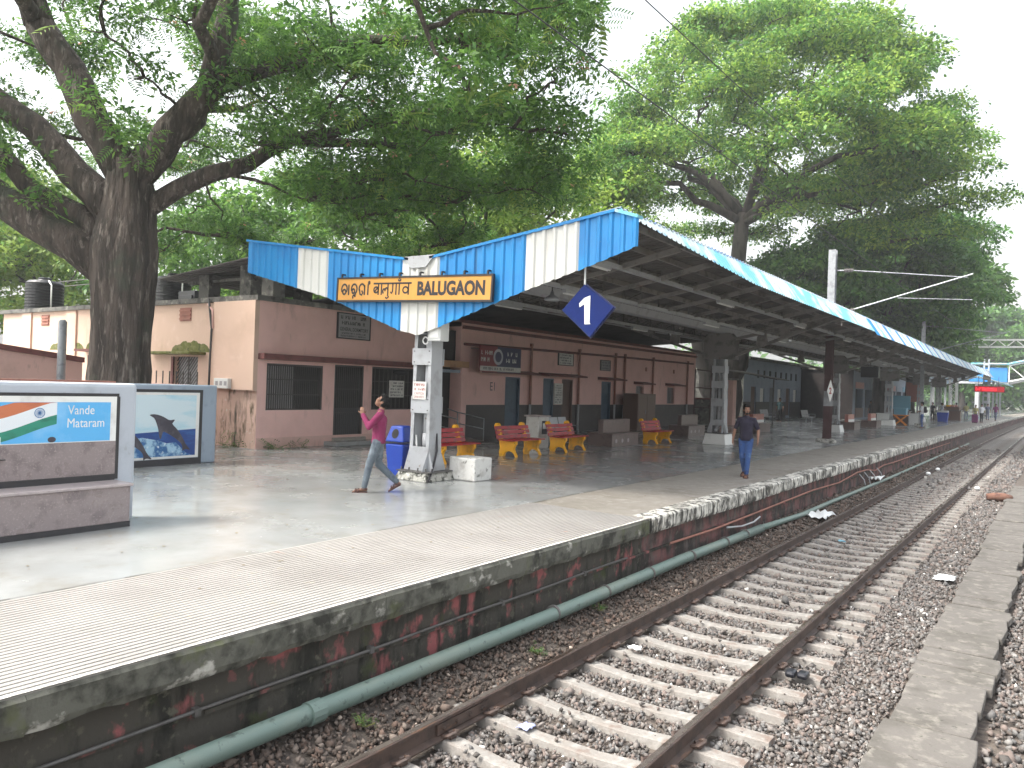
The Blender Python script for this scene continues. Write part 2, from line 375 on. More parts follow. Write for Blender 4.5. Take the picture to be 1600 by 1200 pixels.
# thin dark crack and dirt line between floor and paving
mb = MB(); Y = ys(-4, 13.5, .25)
pts = [(-7.3 + random.uniform(-.015, .015) + .05*math.sin(y*1.3), y) for y in Y]
for i in range(len(Y)-1):
    w = random.uniform(.008, .026)
    mb.quad((pts[i][0]-w/2, pts[i][1], .0045), (pts[i][0]+w/2, pts[i][1], .0045), (pts[i+1][0]+w/2, pts[i+1][1], .0045), (pts[i+1][0]-w/2, pts[i+1][1], .0045))
mat('crack', (0.10, .095, .08), rough=.95)
struct(mb.build('paving_crack', 'crack'))

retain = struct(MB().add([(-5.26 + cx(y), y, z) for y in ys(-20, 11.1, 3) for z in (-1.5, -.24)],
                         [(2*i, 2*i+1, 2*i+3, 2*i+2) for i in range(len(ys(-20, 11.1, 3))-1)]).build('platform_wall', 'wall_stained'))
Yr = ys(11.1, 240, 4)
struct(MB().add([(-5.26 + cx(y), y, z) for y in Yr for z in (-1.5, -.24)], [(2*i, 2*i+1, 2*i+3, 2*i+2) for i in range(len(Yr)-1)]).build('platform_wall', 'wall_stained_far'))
# a stepped brick ledge half way down the wall
mb = MB()
for a, b in zip(Y[:-1], Y[1:]): pass
for a in np.arange(-4, 60, 1.5):
    mb.box(-5.26 + cx(a), -5.215 + cx(a) + random.uniform(-.006, .006), a, a + 1.495, -.575 + random.uniform(-.006, .006), -.545)
mb.build('wall_ledge', 'wall_stained', retain)
def wobbly_block(mb, x0, x1, y0, y1, z0, z1, j, n):
    """a long cast block with an uneven, chipped outer edge"""
    vs = []; rr = random
    for i in range(n + 1):
        y = y0 + (y1 - y0) * i / n; c = cx(y)
        jx = rr.uniform(-j, j); jz = rr.uniform(-j, j) * .5
        vs += [(x0 + c, y, z0 + jz), (x1 + c + jx - .02, y, z0 + rr.uniform(-j, j)), (x1 + c + jx, y, z0 + .05), (x1 + c + rr.uniform(-j, j)*.5, y, z1 - .03), (x1 + c - .025, y, z1), (x0 + c, y, z1)]
    fs = []
    for i in range(n):
        for k in range(6): fs.append((i*6+k, i*6+(k+1) % 6, (i+1)*6+(k+1) % 6, (i+1)*6+k))
    fs += [(5, 4, 3, 2, 1, 0), tuple(n*6 + k for k in range(6))]
    mb.add(vs, fs)
y = -4.0
while y < 10.9:
    L = min(3.1, 11.05 - y)
    mb = MB(); wobbly_block(mb, -5.5, -5.1, y, y + L - .004, -.25, -.004, .012, int(L / .12))
    mb.build('coping_block', 'coping_old', platform); y += L
y = 11.14
while y < 150:
    L = random.uniform(2.6, 3.4) if y < 60 else 9
    mb = MB(); wobbly_block(mb, -5.45, -5.1 + random.uniform(-.012, .012), y, y + L - random.uniform(.012, .04), -.25 + random.uniform(-.015, .015), .004 + random.uniform(0, .008), .005, max(3, int(L / (.15 if y < 40 else .6))))
    mb.build('coping_block', 'coping_white', platform); y += L
# pale worn lip along the near edge
mb = MB()
for a in ys(-4, 11.0, .2)[:-1]:
    w = random.uniform(.02, .05); mb.quad((-5.125 - w, a, .0095), (-5.124, a, .0095), (-5.124, a + .2, .0095), (-5.125 - w, a + .2, .0095))
mat('lip', (0.58, .56, .52), [((.3, .29, .26), 6, .5, .62, None)], rough=.8)
mb.build('worn_lip', 'lip', platform)

# ------------------------------------------------------------------ track bed
def bed_z(x):
    if x < -4.25: return -1.07 + .2 * min(1, ((-4.25 - x) / .75)) ** 1.2
    if x < -1.6: return -1.095
    if x < -1.3: return -1.085 - .02 * (x + 1.6) / .3
    return -1.10
mb = MB(); X = [-5.27, -5.0, -4.75, -4.5, -4.25, -3.0, -1.6, -1.3, -.4, 2, 7]; Yb = ys(-6, 260, 4)
vs = [(x + cx(y), y, bed_z(x) - .03) for y in Yb for x in X]; n = len(X)
mb.add(vs, [(i*n+k, i*n+k+1, (i+1)*n+k+1, (i+1)*n+k) for i in range(len(Yb)-1) for k in range(n-1)])
struct(mb.build('track_bed', 'ballast_base', fixn=False))

SL0 = 2.75
sleeper_y = [SL0 + .602 * i for i in range(-4, 215)]
def stones():
    base = np.array([(1,0,0),(0,1,0),(-1,0,0),(0,-1,0),(0,0,1),(0,0,-1)], float)
    fq = np.array([(0,1,4),(1,2,4),(2,3,4),(3,0,4),(1,0,5),(2,1,5),(3,2,5),(0,3,5)])
    P = []; S = []
    def area(x0, x1, y0, y1, dens, size, lift=0.0):
        m = int((x1-x0)*(y1-y0)*dens)
        x = rng.uniform(x0, x1, m); y = rng.uniform(y0, y1, m); s = size * rng.lognormal(0, .32, m)
        z = np.array([bed_z(v) for v in x]) + rng.uniform(-.5, .35, m) * s + lift
        # sleepers stay mostly clear of stones
        t = np.abs(((y - SL0) / .602 + .5) % 1 - .5) * .602
        on = (t < .12) & (x > -4.82) & (x < -2.03)
        keep = ~on | (rng.random(m) < .025) | ((x < -4.45) & (rng.random(m) < .45))
        z = np.where(on, np.maximum(z, -1.045 + s*.3), z)
        rail = (np.abs(x + 4.245) < .09) | (np.abs(x + 2.505) < .09)
        keep &= ~rail
        keep &= ~((x > -1.27) & (x < -.46))
        P.append(np.stack([x, y, z], 1)[keep]); S.append(s[keep])
    area(-5.2, -1.2, 1.8, 16, 800, .0225); area(-.5, 1.6, 4, 16, 430, .027)
    area(-5.2, -1.2, 16, 30, 320, .034); area(-.5, 1.8, 16, 34, 150, .046)
    area(-5.2, -1.2, 30, 58, 80, .062); area(-1.2, 3, 34, 60, 40, .08)
    P = np.concatenate(P); S = np.concatenate(S); m = len(P)
    P[:, 0] += np.array([cx(v) for v in P[:, 1]])
    V = base[None] * (1 + rng.uniform(-.25, .25, (m, 6, 1))) + rng.uniform(-.38, .38, (m, 6, 3))
    V *= (S[:, None] * rng.uniform(.65, 1.25, (m, 3)))[:, None, :] * np.array([1, 1, .78])
    q = rng.normal(size=(m, 4)); q[:, 1:3] *= .6; q /= np.linalg.norm(q, axis=1, keepdims=True)
    w, x, y, z = q.T
    M = np.stack([1-2*(y*y+z*z), 2*(x*y-z*w), 2*(x*z+y*w), 2*(x*y+z*w), 1-2*(x*x+z*z), 2*(y*z-x*w), 2*(x*z-y*w), 2*(y*z+x*w), 1-2*(x*x+y*y)], 1).reshape(m, 3, 3)
    V = np.einsum('mij,mkj->mki', M, V) + P[:, None, :]
    F = (fq[None] + (np.arange(m) * 6)[:, None, None]).reshape(-1, 3)
    me = bpy.data.meshes.new('ballast')
    me.vertices.add(m*6); me.vertices.foreach_set('co', V.reshape(-1))
    me.loops.add(F.size); me.loops.foreach_set('vertex_index', F.reshape(-1))
    me.polygons.add(len(F)); me.polygons.foreach_set('loop_start', np.arange(0, F.size, 3)); me.polygons.foreach_set('loop_total', np.full(len(F), 3))
    pal = np.array([(.15,.125,.112),(.125,.112,.105),(.18,.16,.148),(.14,.135,.132),(.165,.13,.115),(.21,.2,.19),(.10,.09,.082)])
    c = pal[rng.integers(0, len(pal), m)] * rng.uniform(.68, 1.15, (m, 1))
    pale = rng.random(m) < .006; c[pale] = (.6, .58, .55)
    dirt = (P[:, 0] < -4.3); c[dirt] = c[dirt] * np.array([.8, .68, .6])
    a = me.color_attributes.new('Col', 'FLOAT_COLOR', 'POINT')
    cc = np.ones((m*6, 4)); cc[:, :3] = np.repeat(c, 6, 0); a.data.foreach_set('color', cc.reshape(-1))
    me.materials.append(MAT['stone']); me.update(); me.validate()
    o = bpy.data.objects.new('ballast', me); COL.objects.link(o); stuff(o)
    o['label'] = 'brown and grey crushed stone ballast around the railway track'; o['category'] = 'ballast'
stones()

# ------------------------------------------------------------------ railway track
track = thing('railway_track', 'single railway track on pale concrete sleepers beside the platform', 'railway track', (-3.375, 8, -1.03))
def rail(xc):
    t = -.86
    prof = [(-.07, t-.172), (.07, t-.172), (.07, t-.158), (.012, t-.14), (.0095, t-.045), (.034, t-.034), (.036, t-.008), (.028, t), (-.028, t), (-.036, t-.008), (-.034, t-.034), (-.0095, t-.045), (-.012, t-.14), (-.07, t-.158)]
    mb = MB(); Y = [-2, 10, 20, 30] + list(range(34, 262, 4)); n = len(prof)
    mb.add([(xc + cx(y) + a, y, z) for y in Y for a, z in prof], [(i*n+k, i*n+(k+1) % n, (i+1)*n+(k+1) % n, (i+1)*n+k) for i in range(len(Y)-1) for k in range(n)])
    o = mb.build('rail', 'rail', track)
    mb = MB(); mb.add([(xc + cx(y) + a, y, t + .0015) for y in Y for a in (-.026, .026)], [(2*i, 2*i+1, 2*i+3, 2*i+2) for i in range(len(Y)-1)])
    mb.build('running_surface', 'rail_head', o)
    return o
RX = (-4.245, -2.505)
rails = [rail(x) for x in RX]
# fish plates at a joint on the near rail
mb = MB(); mb.box(-4.245+.012, -4.245+.034, 5.05, 5.75, -.995, -.905)
for k in range(4): mb.tube([(-4.215, 5.13 + .18*k, -.95), (-4.19, 5.13 + .18*k, -.95)], .018, 6)
mb.build('fish_plate', 'rail', rails[0])
tz = -1.033
sv = []
def sleeper_mesh():
    xs = [-1.375, -1.05, -.7, -.3, .3, .7, 1.05, 1.375]; hs = [0, 0, 0, -.03, -.03, 0, 0, 0]; tw = [.085, .08, .08, .07, .07, .08, .08, .085]
    mb = MB(); vs = []
    for x, h, w in zip(xs, hs, tw): vs += [(x, -w - .04, -.2), (x, w + .04, -.2), (x, w, h - .012), (x, w - .014, h), (x, -w + .014, h), (x, -w, h - .012)]
    n = 6; m = len(xs)
    fs = [(i*n+k, i*n+(k+1) % n, (i+1)*n+(k+1) % n, (i+1)*n+k) for i in range(m-1) for k in range(n)] + [(5,4,3,2,1,0), tuple((m-1)*n+k for k in range(n))]
    mb.add(vs, fs); o = mb.build('sleeper', 'sleeper', None, world=False); me = o.data; bpy.data.objects.remove(o); return me
def clip_geo(mb, x, y, z, s):
    mb.tube([(x + s*.035, y - .05, z + .012), (x + s*.09, y - .055, z + .03), (x + s*.115, y - .01, z + .045), (x + s*.10, y + .035, z + .04), (x + s*.06, y + .04, z + .028), (x + s*.04, y + .01, z + .02)], .015, 6)
    mb.box(x + s*.075 - .02, x + s*.075 + .02, y - .03, y + .03, z, z + .03)
smesh = sleeper_mesh()
cm = []
for s in (-1, 1):
    mb = MB(); clip_geo(mb, 0, 0, 0, s); mb.v = [(v[0]*1.25, v[1]*1.25, v[2]*1.3) for v in mb.v]; o = mb.build('rail_clip', 'rail', None, world=False); cm.append(o.data); bpy.data.objects.remove(o)
far_clips = MB(); ns = 0
for i, y in enumerate(sleeper_y):
    if y > 118: break
    o = bpy.data.objects.new('sleeper', smesh); COL.objects.link(o); o.parent = track
    jx = random.uniform(-.03, .03)
    loc = Vector((-3.375 + cx(y) + jx, y, tz + random.uniform(-.006, .004)))
    o.location = loc - track.location; o.rotation_euler = (random.uniform(-.02, .02), 0, random.uniform(-.012, .012))
    for rx in RX:
        for k, s in enumerate((-1, 1)):
            if 3 < y < 26:
                c = bpy.data.objects.new('rail_clip', cm[k]); COL.objects.link(c); c.parent = o
                c.location = Vector((rx - (-3.375) - jx, 0, .002)); ns += 1
            elif 26 <= y < 60:
                clip_geo(far_clips, rx + cx(y), y, tz, s)
stuff(far_clips.build('rail_clips', 'rail', track))

# ------------------------------------------------------------------ row of concrete slabs to the right
path = struct(MB().box(-1.2, -.54, 3, 34, -1.2, -1.085).build('path', 'ballast_base'))
y = 4.2
while y < 33:
    L = random.choice((.52, .6, .75, .95, 1.05)); mb = MB()
    a = random.uniform(-.04, .04); b = random.uniform(-.05, .05)
    n = 5; vs = []
    top = -.975 + random.uniform(-.012, .012)
    outline = [(-1.23 + a, y), (-1.0, y + random.uniform(-.012, .012)), (-.8, y + random.uniform(-.012, .012)), (-.5 + b, y + random.uniform(-.02, .02)), (-.49 + b + random.uniform(-.03, .03), y + L*.5),
               (-.5 + b, y + L - .02), (-.85, y + L - .02 + random.uniform(-.01, .01)), (-1.22 + a, y + L - .018), (-1.24 + a + random.uniform(-.015, .015), y + L*.5)]
    o = mb.prism(outline, 'z', top - .09, top).build('concrete_slab', 'slab', path, bevel=.012)
    y += L
# ------------------------------------------------------------------ platform canopy
VX, LX, RXC = -10.55, -16.15, -6.17        # valley, left tip, right ridge
GY = 11.6
def roof_z(x):
    return 4.40 + (x - VX) * (.60 / (RXC - VX)) if x >= VX else 4.40 + (VX - x) * (.80 / (VX - LX))
def ribbed(p0f, p1f, y0, y1, pitch=.2, depth=.035, thick=None):
    """sheet whose ribs run from edge p0 to edge p1; both given as f(y)->(x,z)"""
    mb = MB(); Y = []; H = []
    y = y0
    while y < y1:
        for t, h in ((0, 0), (.3, 0), (.42, 1), (.58, 1), (.7, 0)):
            Y.append(y + t*pitch); H.append(h*depth)
        y += pitch
    vs = []
    for yy, h in zip(Y, H):
        a = p0f(yy); b = p1f(yy); vs += [(a[0], yy, a[1] + h), (b[0], yy, b[1] + h)]
    mb.add(vs, [(2*i, 2*i+1, 2*i+3, 2*i+2) for i in range(len(Y)-1)])
    return mb
def canopy(name, label, y0, y1, drop, first, strip_kind):
    t = thing(name, label, 'canopy', (VX + cx((y0+y1)/2), (y0+y1)/2, 4.4))
    ribbed(lambda y: (VX + .12 + cx(y), roof_z(VX + .12)), lambda y: (RXC + cx(y), roof_z(RXC)), y0, y1).build('roof_sheet', 'roof_under', t, fixn=False)
    ribbed(lambda y: (VX - .12 + cx(y), roof_z(VX - .12)), lambda y: (LX + cx(y), roof_z(LX)), y0, y1).build('roof_sheet', 'roof_under', t, fixn=False)
    # upper skin edge seen from the track side
    ribbed(lambda y: (RXC - .5 + cx(y), roof_z(RXC - .5) + .03), lambda y: (RXC + .05 + cx(y), roof_z(RXC) + .035), y0, y1, .2, .045).build('ridge_sheet', 'sheet_grey', t, fixn=False)
    # valley gutter
    mb = MB(); Y = ys(y0 - .02, y1, 4)
    sec = [(-.28, .06), (-.16, -.16), (.16, -.16), (.28, .06), (.26, .06), (.15, -.145), (-.15, -.145), (-.26, .06)]; n = len(sec)
    mb.add([(VX + cx(y) + a, y, 4.40 + b) for y in Y for a, b in sec], [(i*n+k, i*n+(k+1) % n, (i+1)*n+(k+1) % n, (i+1)*n+k) for i in range(len(Y)-1) for k in range(n)] + [tuple(range(n))])
    mb.build('gutter', 'steel_pale', t)
    # outer eave strip, one sheet after another
    y = y0; k = 0
    while y < y1 - .1:
        L = min(strip_kind[1][k % len(strip_kind[1])], y1 - y)
        m = strip_kind[0][k % len(strip_kind[0])]
        f1 = (lambda yy: (RXC + .06 + cx(yy) + .30*drop(yy)/.45, roof_z(RXC) - drop(yy)))
        o = ribbed(lambda yy: (RXC + .04 + cx(yy), roof_z(RXC) + .03), f1, y, y + L - .02, .2, .03).build('eave_sheet', m, t, fixn=False)
        y += L; k += 1
    # purlins, longitudinal girders
    for X in (-15.9, -14.8, -13.7, -12.6, -11.5, -9.7, -8.8, -7.9, -7.0, -6.3):
        mb = MB(); Y = ys(y0 + .05, y1 - .05, 6)
        for a, b in zip(Y[:-1], Y[1:]): mb.bar((X + cx(a), a, roof_z(X) - .07), (X + cx(b), b, roof_z(X) - .07), .06, .12)
        mb.build('purlin', 'steel_canopy', t)
    for X, zb, hh in ((-7.5, 4.50, .05), (-9.0, 4.20, .055), (-12.2, 4.22, .055), (-14.2, 4.50, .055)):
        mb = MB(); Y = ys(y0 + .25, y1 - .1, 6)
        for a, b in zip(Y[:-1], Y[1:]): mb.bar((X + cx(a), a, zb), (X + cx(b), b, zb), .11, hh*1.6)
        mb.build('bottom_chord', 'steel_pale', t)
        mb = MB(); y = y0 + .6; s = 1
        while y < y1 - 1.2:
            mb.bar((X + cx(y), y, zb), (X + cx(y), y, roof_z(X) - .1), .03, .03)
            if zb < roof_z(X) - .25: mb.bar((X + cx(y), y, zb), (X + cx(y), y + 1.0*s, roof_z(X) - .1), .03, .03)
            y += 1.05
        mb.build('lattice_web', 'steel_dark', t)
    # secondary rafters
    y = y0 + .9; j = 0
    while y < y1 - .5:
        mb = MB(); c = cx(y)
        mb.bar((-9.0 + c, y, 4.24), (-7.5 + c, y, 4.52), .07, .09); mb.bar((-7.5 + c, y, 4.52), (RXC - .05 + c, y, 4.80), .09, .11)
        mb.build('rafter', 'steel_canopy', t); mb = MB()
        mb.bar((-12.2 + c, y, 4.26), (-14.2 + c, y, 4.52), .07, .09); mb.bar((-14.2 + c, y, 4.52), (LX + .1 + c, y, 4.98), .08, .10)
        mb.build('rafter', 'steel_canopy', t)
        y += 1.9; j += 1
    return t
can1 = canopy('platform_canopy', 'butterfly canopy with blue and white striped gable end over near platform', GY, 31.9,
       lambda y: .04 + min(.46, max(0, y - GY) * .075), True, (('sheet_cyan',), (60,)))
can2 = canopy('platform_canopy', 'far stretch of platform canopy with thin blue and white striped eave', 32.0, 92,
       lambda y: .62, False, (('sheet_blue', 'sheet_white', 'sheet_cyan', 'sheet_white'), (.8, .6, .8, .9)))
# gable end: vertical ribbed sheets with a deep V-shaped skirt
def top_z(x):
    if x < VX: return 4.42 + (VX - x) * (.84 / (VX - LX))
    if x <= RXC: return 4.42 + (x - VX) * (.56 / (RXC - VX))
    return 4.98 - (x - RXC) * .33
def bot_z(x):
    K = [(-16.15, 4.50), (-13.25, 3.78), (-11.05, 3.03), (-10.55, 2.93), (-10.02, 3.08), (-7.95, 3.72), (-6.86, 4.02), (-5.74, 4.36)]
    return float(np.interp(x, [k[0] for k in K], [k[1] for k in K]))
for a, b, m in ((-16.15, -14.3, 'sheet_blue'), (-14.3, -13.27, 'sheet_white'), (-13.27, -11.03, 'sheet_blue'), (-11.03, -10.03, 'sheet_white'),
                (-10.03, -7.98, 'sheet_blue'), (-7.98, -6.87, 'sheet_white'), (-6.87, -5.74, 'sheet_blue')):
    mb = MB(); xs = []; hs = []; n = max(1, round((b - a) / .232)); p = (b - a) / n
    for i in range(n):
        for t, h in ((0, 0), (.5, 0), (.62, 1), (.84, 1), (.96, 0)): xs.append(a + (i + t)*p); hs.append(h*.032)
    xs.append(b - .002); hs.append(0)
    vs = []
    for x, h in zip(xs, hs): vs += [(x, GY - h, bot_z(x) + random.uniform(-.006, .006)), (x, GY - h, top_z(x))]
    mb.add(vs, [(2*i, 2*i+2, 2*i+3, 2*i+1) for i in range(len(xs)-1)])
    o = mb.build('gable_sheet', m, can1, fixn=False)
    sm = o.modifiers.new('thick', 'SOLIDIFY'); sm.thickness = .004; sm.offset = 1
# blue ridge capping along the top of the gable
for pts in ([(LX - .02, top_z(LX)), (VX - .28, top_z(VX - .28))], [(VX + .28, top_z(VX + .28)), (RXC, top_z(RXC))], [(RXC, top_z(RXC)), (-5.74, top_z(-5.74))]):
    mb = MB(); mb.bar((pts[0][0], GY + .04, pts[0][1] + .01), (pts[1][0], GY + .04, pts[1][1] + .01), .2, .05)
    mb.build('capping', 'sheet_blue' if pts[0][0] < -6.2 else 'sheet_cyan', can1)
# folded gutter end plate in the valley
MB().prism([(VX-.42, 4.52), (VX+.42, 4.52), (VX+.2, 4.28), (VX-.2, 4.28)], 'y', GY - .06, GY - .045).build('gutter_end_plate', 'steel_pale', can1)
# side framing behind the gable
mb = MB()
for i, x in enumerate((-15.6, -14.4, -13.2, -12.0, -9.2, -8.0, -6.9, -6.1)):
    mb.bar((x, GY + .06, bot_z(x) + .05), (x, GY + .06, roof_z(min(x, RXC)) - .05), .04, .04)
mb.build('gable_frame', 'steel_canopy', can1)

# ------------------------------------------------------------------ steel columns with cantilever arms
def column(y, label, near):
    c = cx(y); X = -10.6 + c + (.42 if y > 40 else 0)
    t = thing('canopy_column', label, 'column', (X, y, 0), 0, 'steel columns down the middle of the platform')
    m = 'steel_pale'
    def B(name, mm, fn, **k): mb = MB(); fn(mb); return mb.build(name, mm, t, **k)
    ph = .17 if near else .42
    hw = .45 if near else .46
    # plinth
    o = B('plinth', 'plinth_dirty' if near else 'white_paint', lambda mb: mb.add([(X-hw, y-.45, 0), (X+hw, y-.45, 0), (X+hw, y+.5, 0), (X-hw, y+.5, 0), (X-hw+.08, y-.38, ph), (X+hw-.08, y-.38, ph), (X+hw-.08, y+.42, ph), (X-hw+.08, y+.42, ph)],
      [(3,2,1,0),(4,5,6,7),(0,1,5,4),(1,2,6,5),(2,3,7,6),(3,0,4,7)]), bevel=.02)
    B('base_plate', 'steel_dark', lambda mb: mb.box(X-.42, X+.42, y-.4, y+.4, ph, ph+.022))
    z0, z1 = ph + .02, 3.25
    b0, b1 = .27, .225                     # half width bottom/top (slight taper)
    for s in (-1, 1):                      # two side channels
        B('channel', m, lambda mb: (mb.add([(X+s*b0, y-.19, z0), (X+s*(b0-.085), y-.19, z0), (X+s*(b0-.085), y-.175, z0), (X+s*(b0-.014), y-.175, z0), (X+s*(b0-.014), y+.175, z0), (X+s*(b0-.085), y+.175, z0), (X+s*(b0-.085), y+.19, z0), (X+s*b0, y+.19, z0)] +
            [(X+s*b1, y-.17, z1), (X+s*(b1-.085), y-.17, z1), (X+s*(b1-.085), y-.155, z1), (X+s*(b1-.014), y-.155, z1), (X+s*(b1-.014), y+.155, z1), (X+s*(b1-.085), y+.155, z1), (X+s*(b1-.085), y+.17, z1), (X+s*b1, y+.17, z1)],
            [(i, (i+1) % 8, 8+(i+1) % 8, 8+i) for i in range(8)] + [(7,6,5,4,3,2,1,0), tuple(range(8, 16))])))
    for (a, b) in ((ph+.02, .68), (1.36, 1.70), (2.34, 2.68), (2.96, 3.24)) if near else ((ph+.3, .95), (1.45, 1.75), (2.15, 2.42), (2.72, 3.0)):
        for s in (-1, 1):
            yy = y + s*.192
            B('batten_plate', m, lambda mb: mb.box(X-b0+.01, X+b0-.01, yy-.006, yy+.006, a, b))
            if s < 0 and near and a > 1:
                for bx in (-.2, .2):
                    for bz in (a+.06, b-.06): B('bolt', 'steel_dark', lambda mb: mb.tube([(X+bx, yy-.006, bz), (X+bx, yy-.018, bz)], .014, 6))
    # flared base gussets
    for s in (-1, 1):
        B('gusset', m, lambda mb: mb.prism([(X+s*b0, z0), (X+s*(b0+.13), z0), (X+s*(b0+.1), z0+.1), (X+s*b0, z0+.42)], 'y', y-.19, y-.178))
        B('gusset', m, lambda mb: mb.prism([(y+s*.19, z0), (y+s*.36, z0), (y+s*.33, z0+.1), (y+s*.19, z0+.42)], 'x', X+b0-.03, X+b0-.018))
    for bx in (-.33, -.12, .12, .33):
        B('anchor_bolt', 'steel_dark', lambda mb: mb.tube([(X+bx, y-.34, ph+.02), (X+bx, y-.34, ph+.09)], .016, 6))
    B('drain_pipe', 'steel_pale', lambda mb: mb.tube([(X+.03, y-.02, 3.6), (X+.03, y-.02, 1.0), (X+.02, y-.03, .8), (X-.02, y-.12, .55), (X-.02, y-.3, .45 if near else .55)] if not near else [(X+.05, y-.02, 3.6), (X+.05, y-.02, .45)], .075, 12), smooth=True)
    if near:
        B('pipe_socket', 'steel_pale', lambda mb: mb.tube([(X+.05, y-.02, .95), (X+.05, y-.02, .72), (X+.05, y-.02, .62)], [.09, .09, .06], 12), smooth=True)
        B('drain_hose', 'black_paint', lambda mb: mb.tube([(X+.25, y+.05, .95), (X+.3, y+.02, .6), (X+.34, y-.12, .3), (X+.42, y-.3, .12), (X+.46, y-.42, .02)], .022, 8), smooth=True)
        B('conduit', 'white_paint', lambda mb: mb.tube([(X-.17, y-.1, .9), (X-.12, y-.12, .6), (X-.08, y-.14, .2)], .02, 6), smooth=True)
    # head box, arms
    B('head_plate', 'steel_canopy', lambda mb: mb.prism([(X-.62, 3.25), (X+.62, 3.25), (X+.62, 4.02), (X+.4, 4.25), (X-.4, 4.25), (X-.62, 4.02)], 'y', y-.2, y-.185))
    B('head_plate', 'steel_canopy', lambda mb: mb.prism([(X-.62, 3.25), (X+.62, 3.25), (X+.62, 4.02), (X+.4, 4.25), (X-.4, 4.25), (X-.62, 4.02)], 'y', y+.185, y+.2))
    for s, tipx, tz_ in ((1, 4.25 if y < 40 else 3.75, 4.78), (-1, -5.45, 5.0)):
        a = (X + s*.5, y, 3.38); b = (X + tipx, y, tz_)
        B('arm_lower_chord', 'steel_canopy', lambda mb: mb.bar(a, b, .16, .1))
        B('arm_upper_chord', 'steel_canopy', lambda mb: mb.bar((X + s*.5, y, 4.02), (X + tipx, y, tz_ + .02), .16, .1))
        for q in (.28, .5, .72):
            px = X + s*.5 + (tipx - s*.5)*q; zl = 3.38 + (tz_-3.38)*q; zu = 4.02 + (tz_-4.0)*q
            B('arm_gusset', 'steel_canopy', lambda mb: mb.prism([(px-.2, zl+.02), (px+.2, zl+.08), (px+.13, zu), (px-.13, zu)] if s > 0 else [(px-.2, zl+.08), (px+.2, zl+.02), (px+.13, zu), (px-.13, zu)], 'y', y-.085, y+.085))
    return t
column(12.0, 'grey battened steel column under the station name board, nearest of the canopy columns', True)
column(28.8, 'grey steel column on white plinth behind the man in the dark shirt', False)
column(45.5, 'grey steel column just behind the reddish overhead line mast', False)
column(62.0, 'fourth grey canopy column from the name board, beside the granite seats', False)
column(77.0, 'grey canopy column beside the blue bin far along the platform', False)
column(89.0, 'last grey canopy column in view near the red display board', False)

# white masonry block behind the first column
tag(MB().box(-10.3, -9.62, 12.42, 13.0, 0, .47).build('masonry_block', 'white_dirty', bevel=.025), 'low whitewashed masonry block against the nearest steel column', 'block')

# ------------------------------------------------------------------ station name board
sg = thing('station_name_board', 'long yellow station name board reading BALUGAON on the canopy gable', 'sign', (-10.72, GY - .1, 3.62))
SB0, SB1, SZ0, SZ1 = -12.80, -8.66, 3.63, 4.08
MB().box(SB0, SB1, GY-.125, GY-.085, SZ0, SZ1).build('panel', 'sign_yellow', sg)
for nm, q in (('frame_bar', (SB0-.04, SB1+.04, SZ1, SZ1+.035)), ('frame_bar', (SB0-.04, SB1+.04, SZ0-.04, SZ0)), ('frame_bar', (SB0-.04, SB0, SZ0-.001, SZ1+.001)), ('frame_bar', (SB1, SB1+.04, SZ0-.001, SZ1+.001))):
    MB().box(q[0], q[1], GY-.14, GY-.075, q[2], q[3]).build(nm, 'black_paint', sg)
for i in range(8):
    x = SB0 + .1 + i*(SB1-SB0-.2)/7
    MB().bar((x, GY-.12, SZ1+.02), (x, GY-.12, SZ1+.1), .035, .03).bar((x, GY-.12, SZ1+.1), (x, GY-.03, SZ1+.1), .03, .03).build('hook', 'black_paint', sg)
FR = lambda x, z: ((x, GY-.1285, z), (1, 0, 0), (0, 0, 1))
lettering('latin_lettering', 'BALUGAON', 'black_paint', sg, FR(-10.50, 3.715), 1.70, .29, bold=.045)
# Devanagari and Odia drawn stroke by stroke (unit = letter height .25 m)
def strokes(name, lst, x, z, s, w):
    mb = MB()
    for st in lst: ribbon(mb, [(a*s, b*s) for a, b in st], w, FR(x, z))
    mb.build(name, 'black_paint', sg, fixn=False)
dv = [[(0, 1), (4.55, 1)],
  [(.62, 1), (.62, 0)], arc(.34, .45, .27, .25, 40, 400, 16), [(.14, .28), (.56, .64)],            # ba
  [(1.0, 1), (1.0, 0)],                                                                            # aa
  [(1.78, 1), (1.78, 0)], arc(1.33, .32, .16, .2, 20, 250, 10), arc(1.6, .36, .16, .25, 30, 190, 10), # la
  [(1.74, 0), (1.9, -.18), (1.72, -.3), (1.5, -.22)],                                              # u
  [(2.35, 1), (2.35, .3), (2.22, .12), (2.1, .28)], [(2.75, 1), (2.75, 0)],                         # ga
  [(3.12, 1), (3.12, 0)], arc(3.12, 1.36, .17, .15, 190, 350, 8), [(3.09, 1.36), (3.15, 1.44)],      # aan
  [(4.2, 1), (4.2, 0)], arc(3.86, .42, .3, .26, 30, 395, 16)]                                      # va
strokes('devanagari_lettering', dv, -11.73, 3.735, .236, .036)
od = [arc(.42, .55, .36, .45, -40, 215, 16), arc(.42, .3, .2, .22, 0, 360, 14), [(.12, .28), (.24, .32)],
  [(1.0, .98), (1.0, 0)],
  arc(1.72, .55, .36, .45, -60, 200, 16), arc(1.62, .36, .17, .2, 0, 360, 12), [(1.9, .2), (1.85, -.12)], arc(1.72, -.16, .15, .14, -10, 250, 10),
  arc(2.72, .56, .36, .44, 20, 200, 14), [(2.4, .55), (2.5, .1), (2.72, 0), (2.86, .2), (2.7, .42)], [(3.06, .9), (3.06, 0)],
  [(3.5, .98), (3.5, 0)], arc(3.62, 1.1, .09, .1, 0, 360, 10)]
strokes('odia_lettering', od, -12.70, 3.735, .232, .042)

sg.rotation_euler.y = R(1.9)
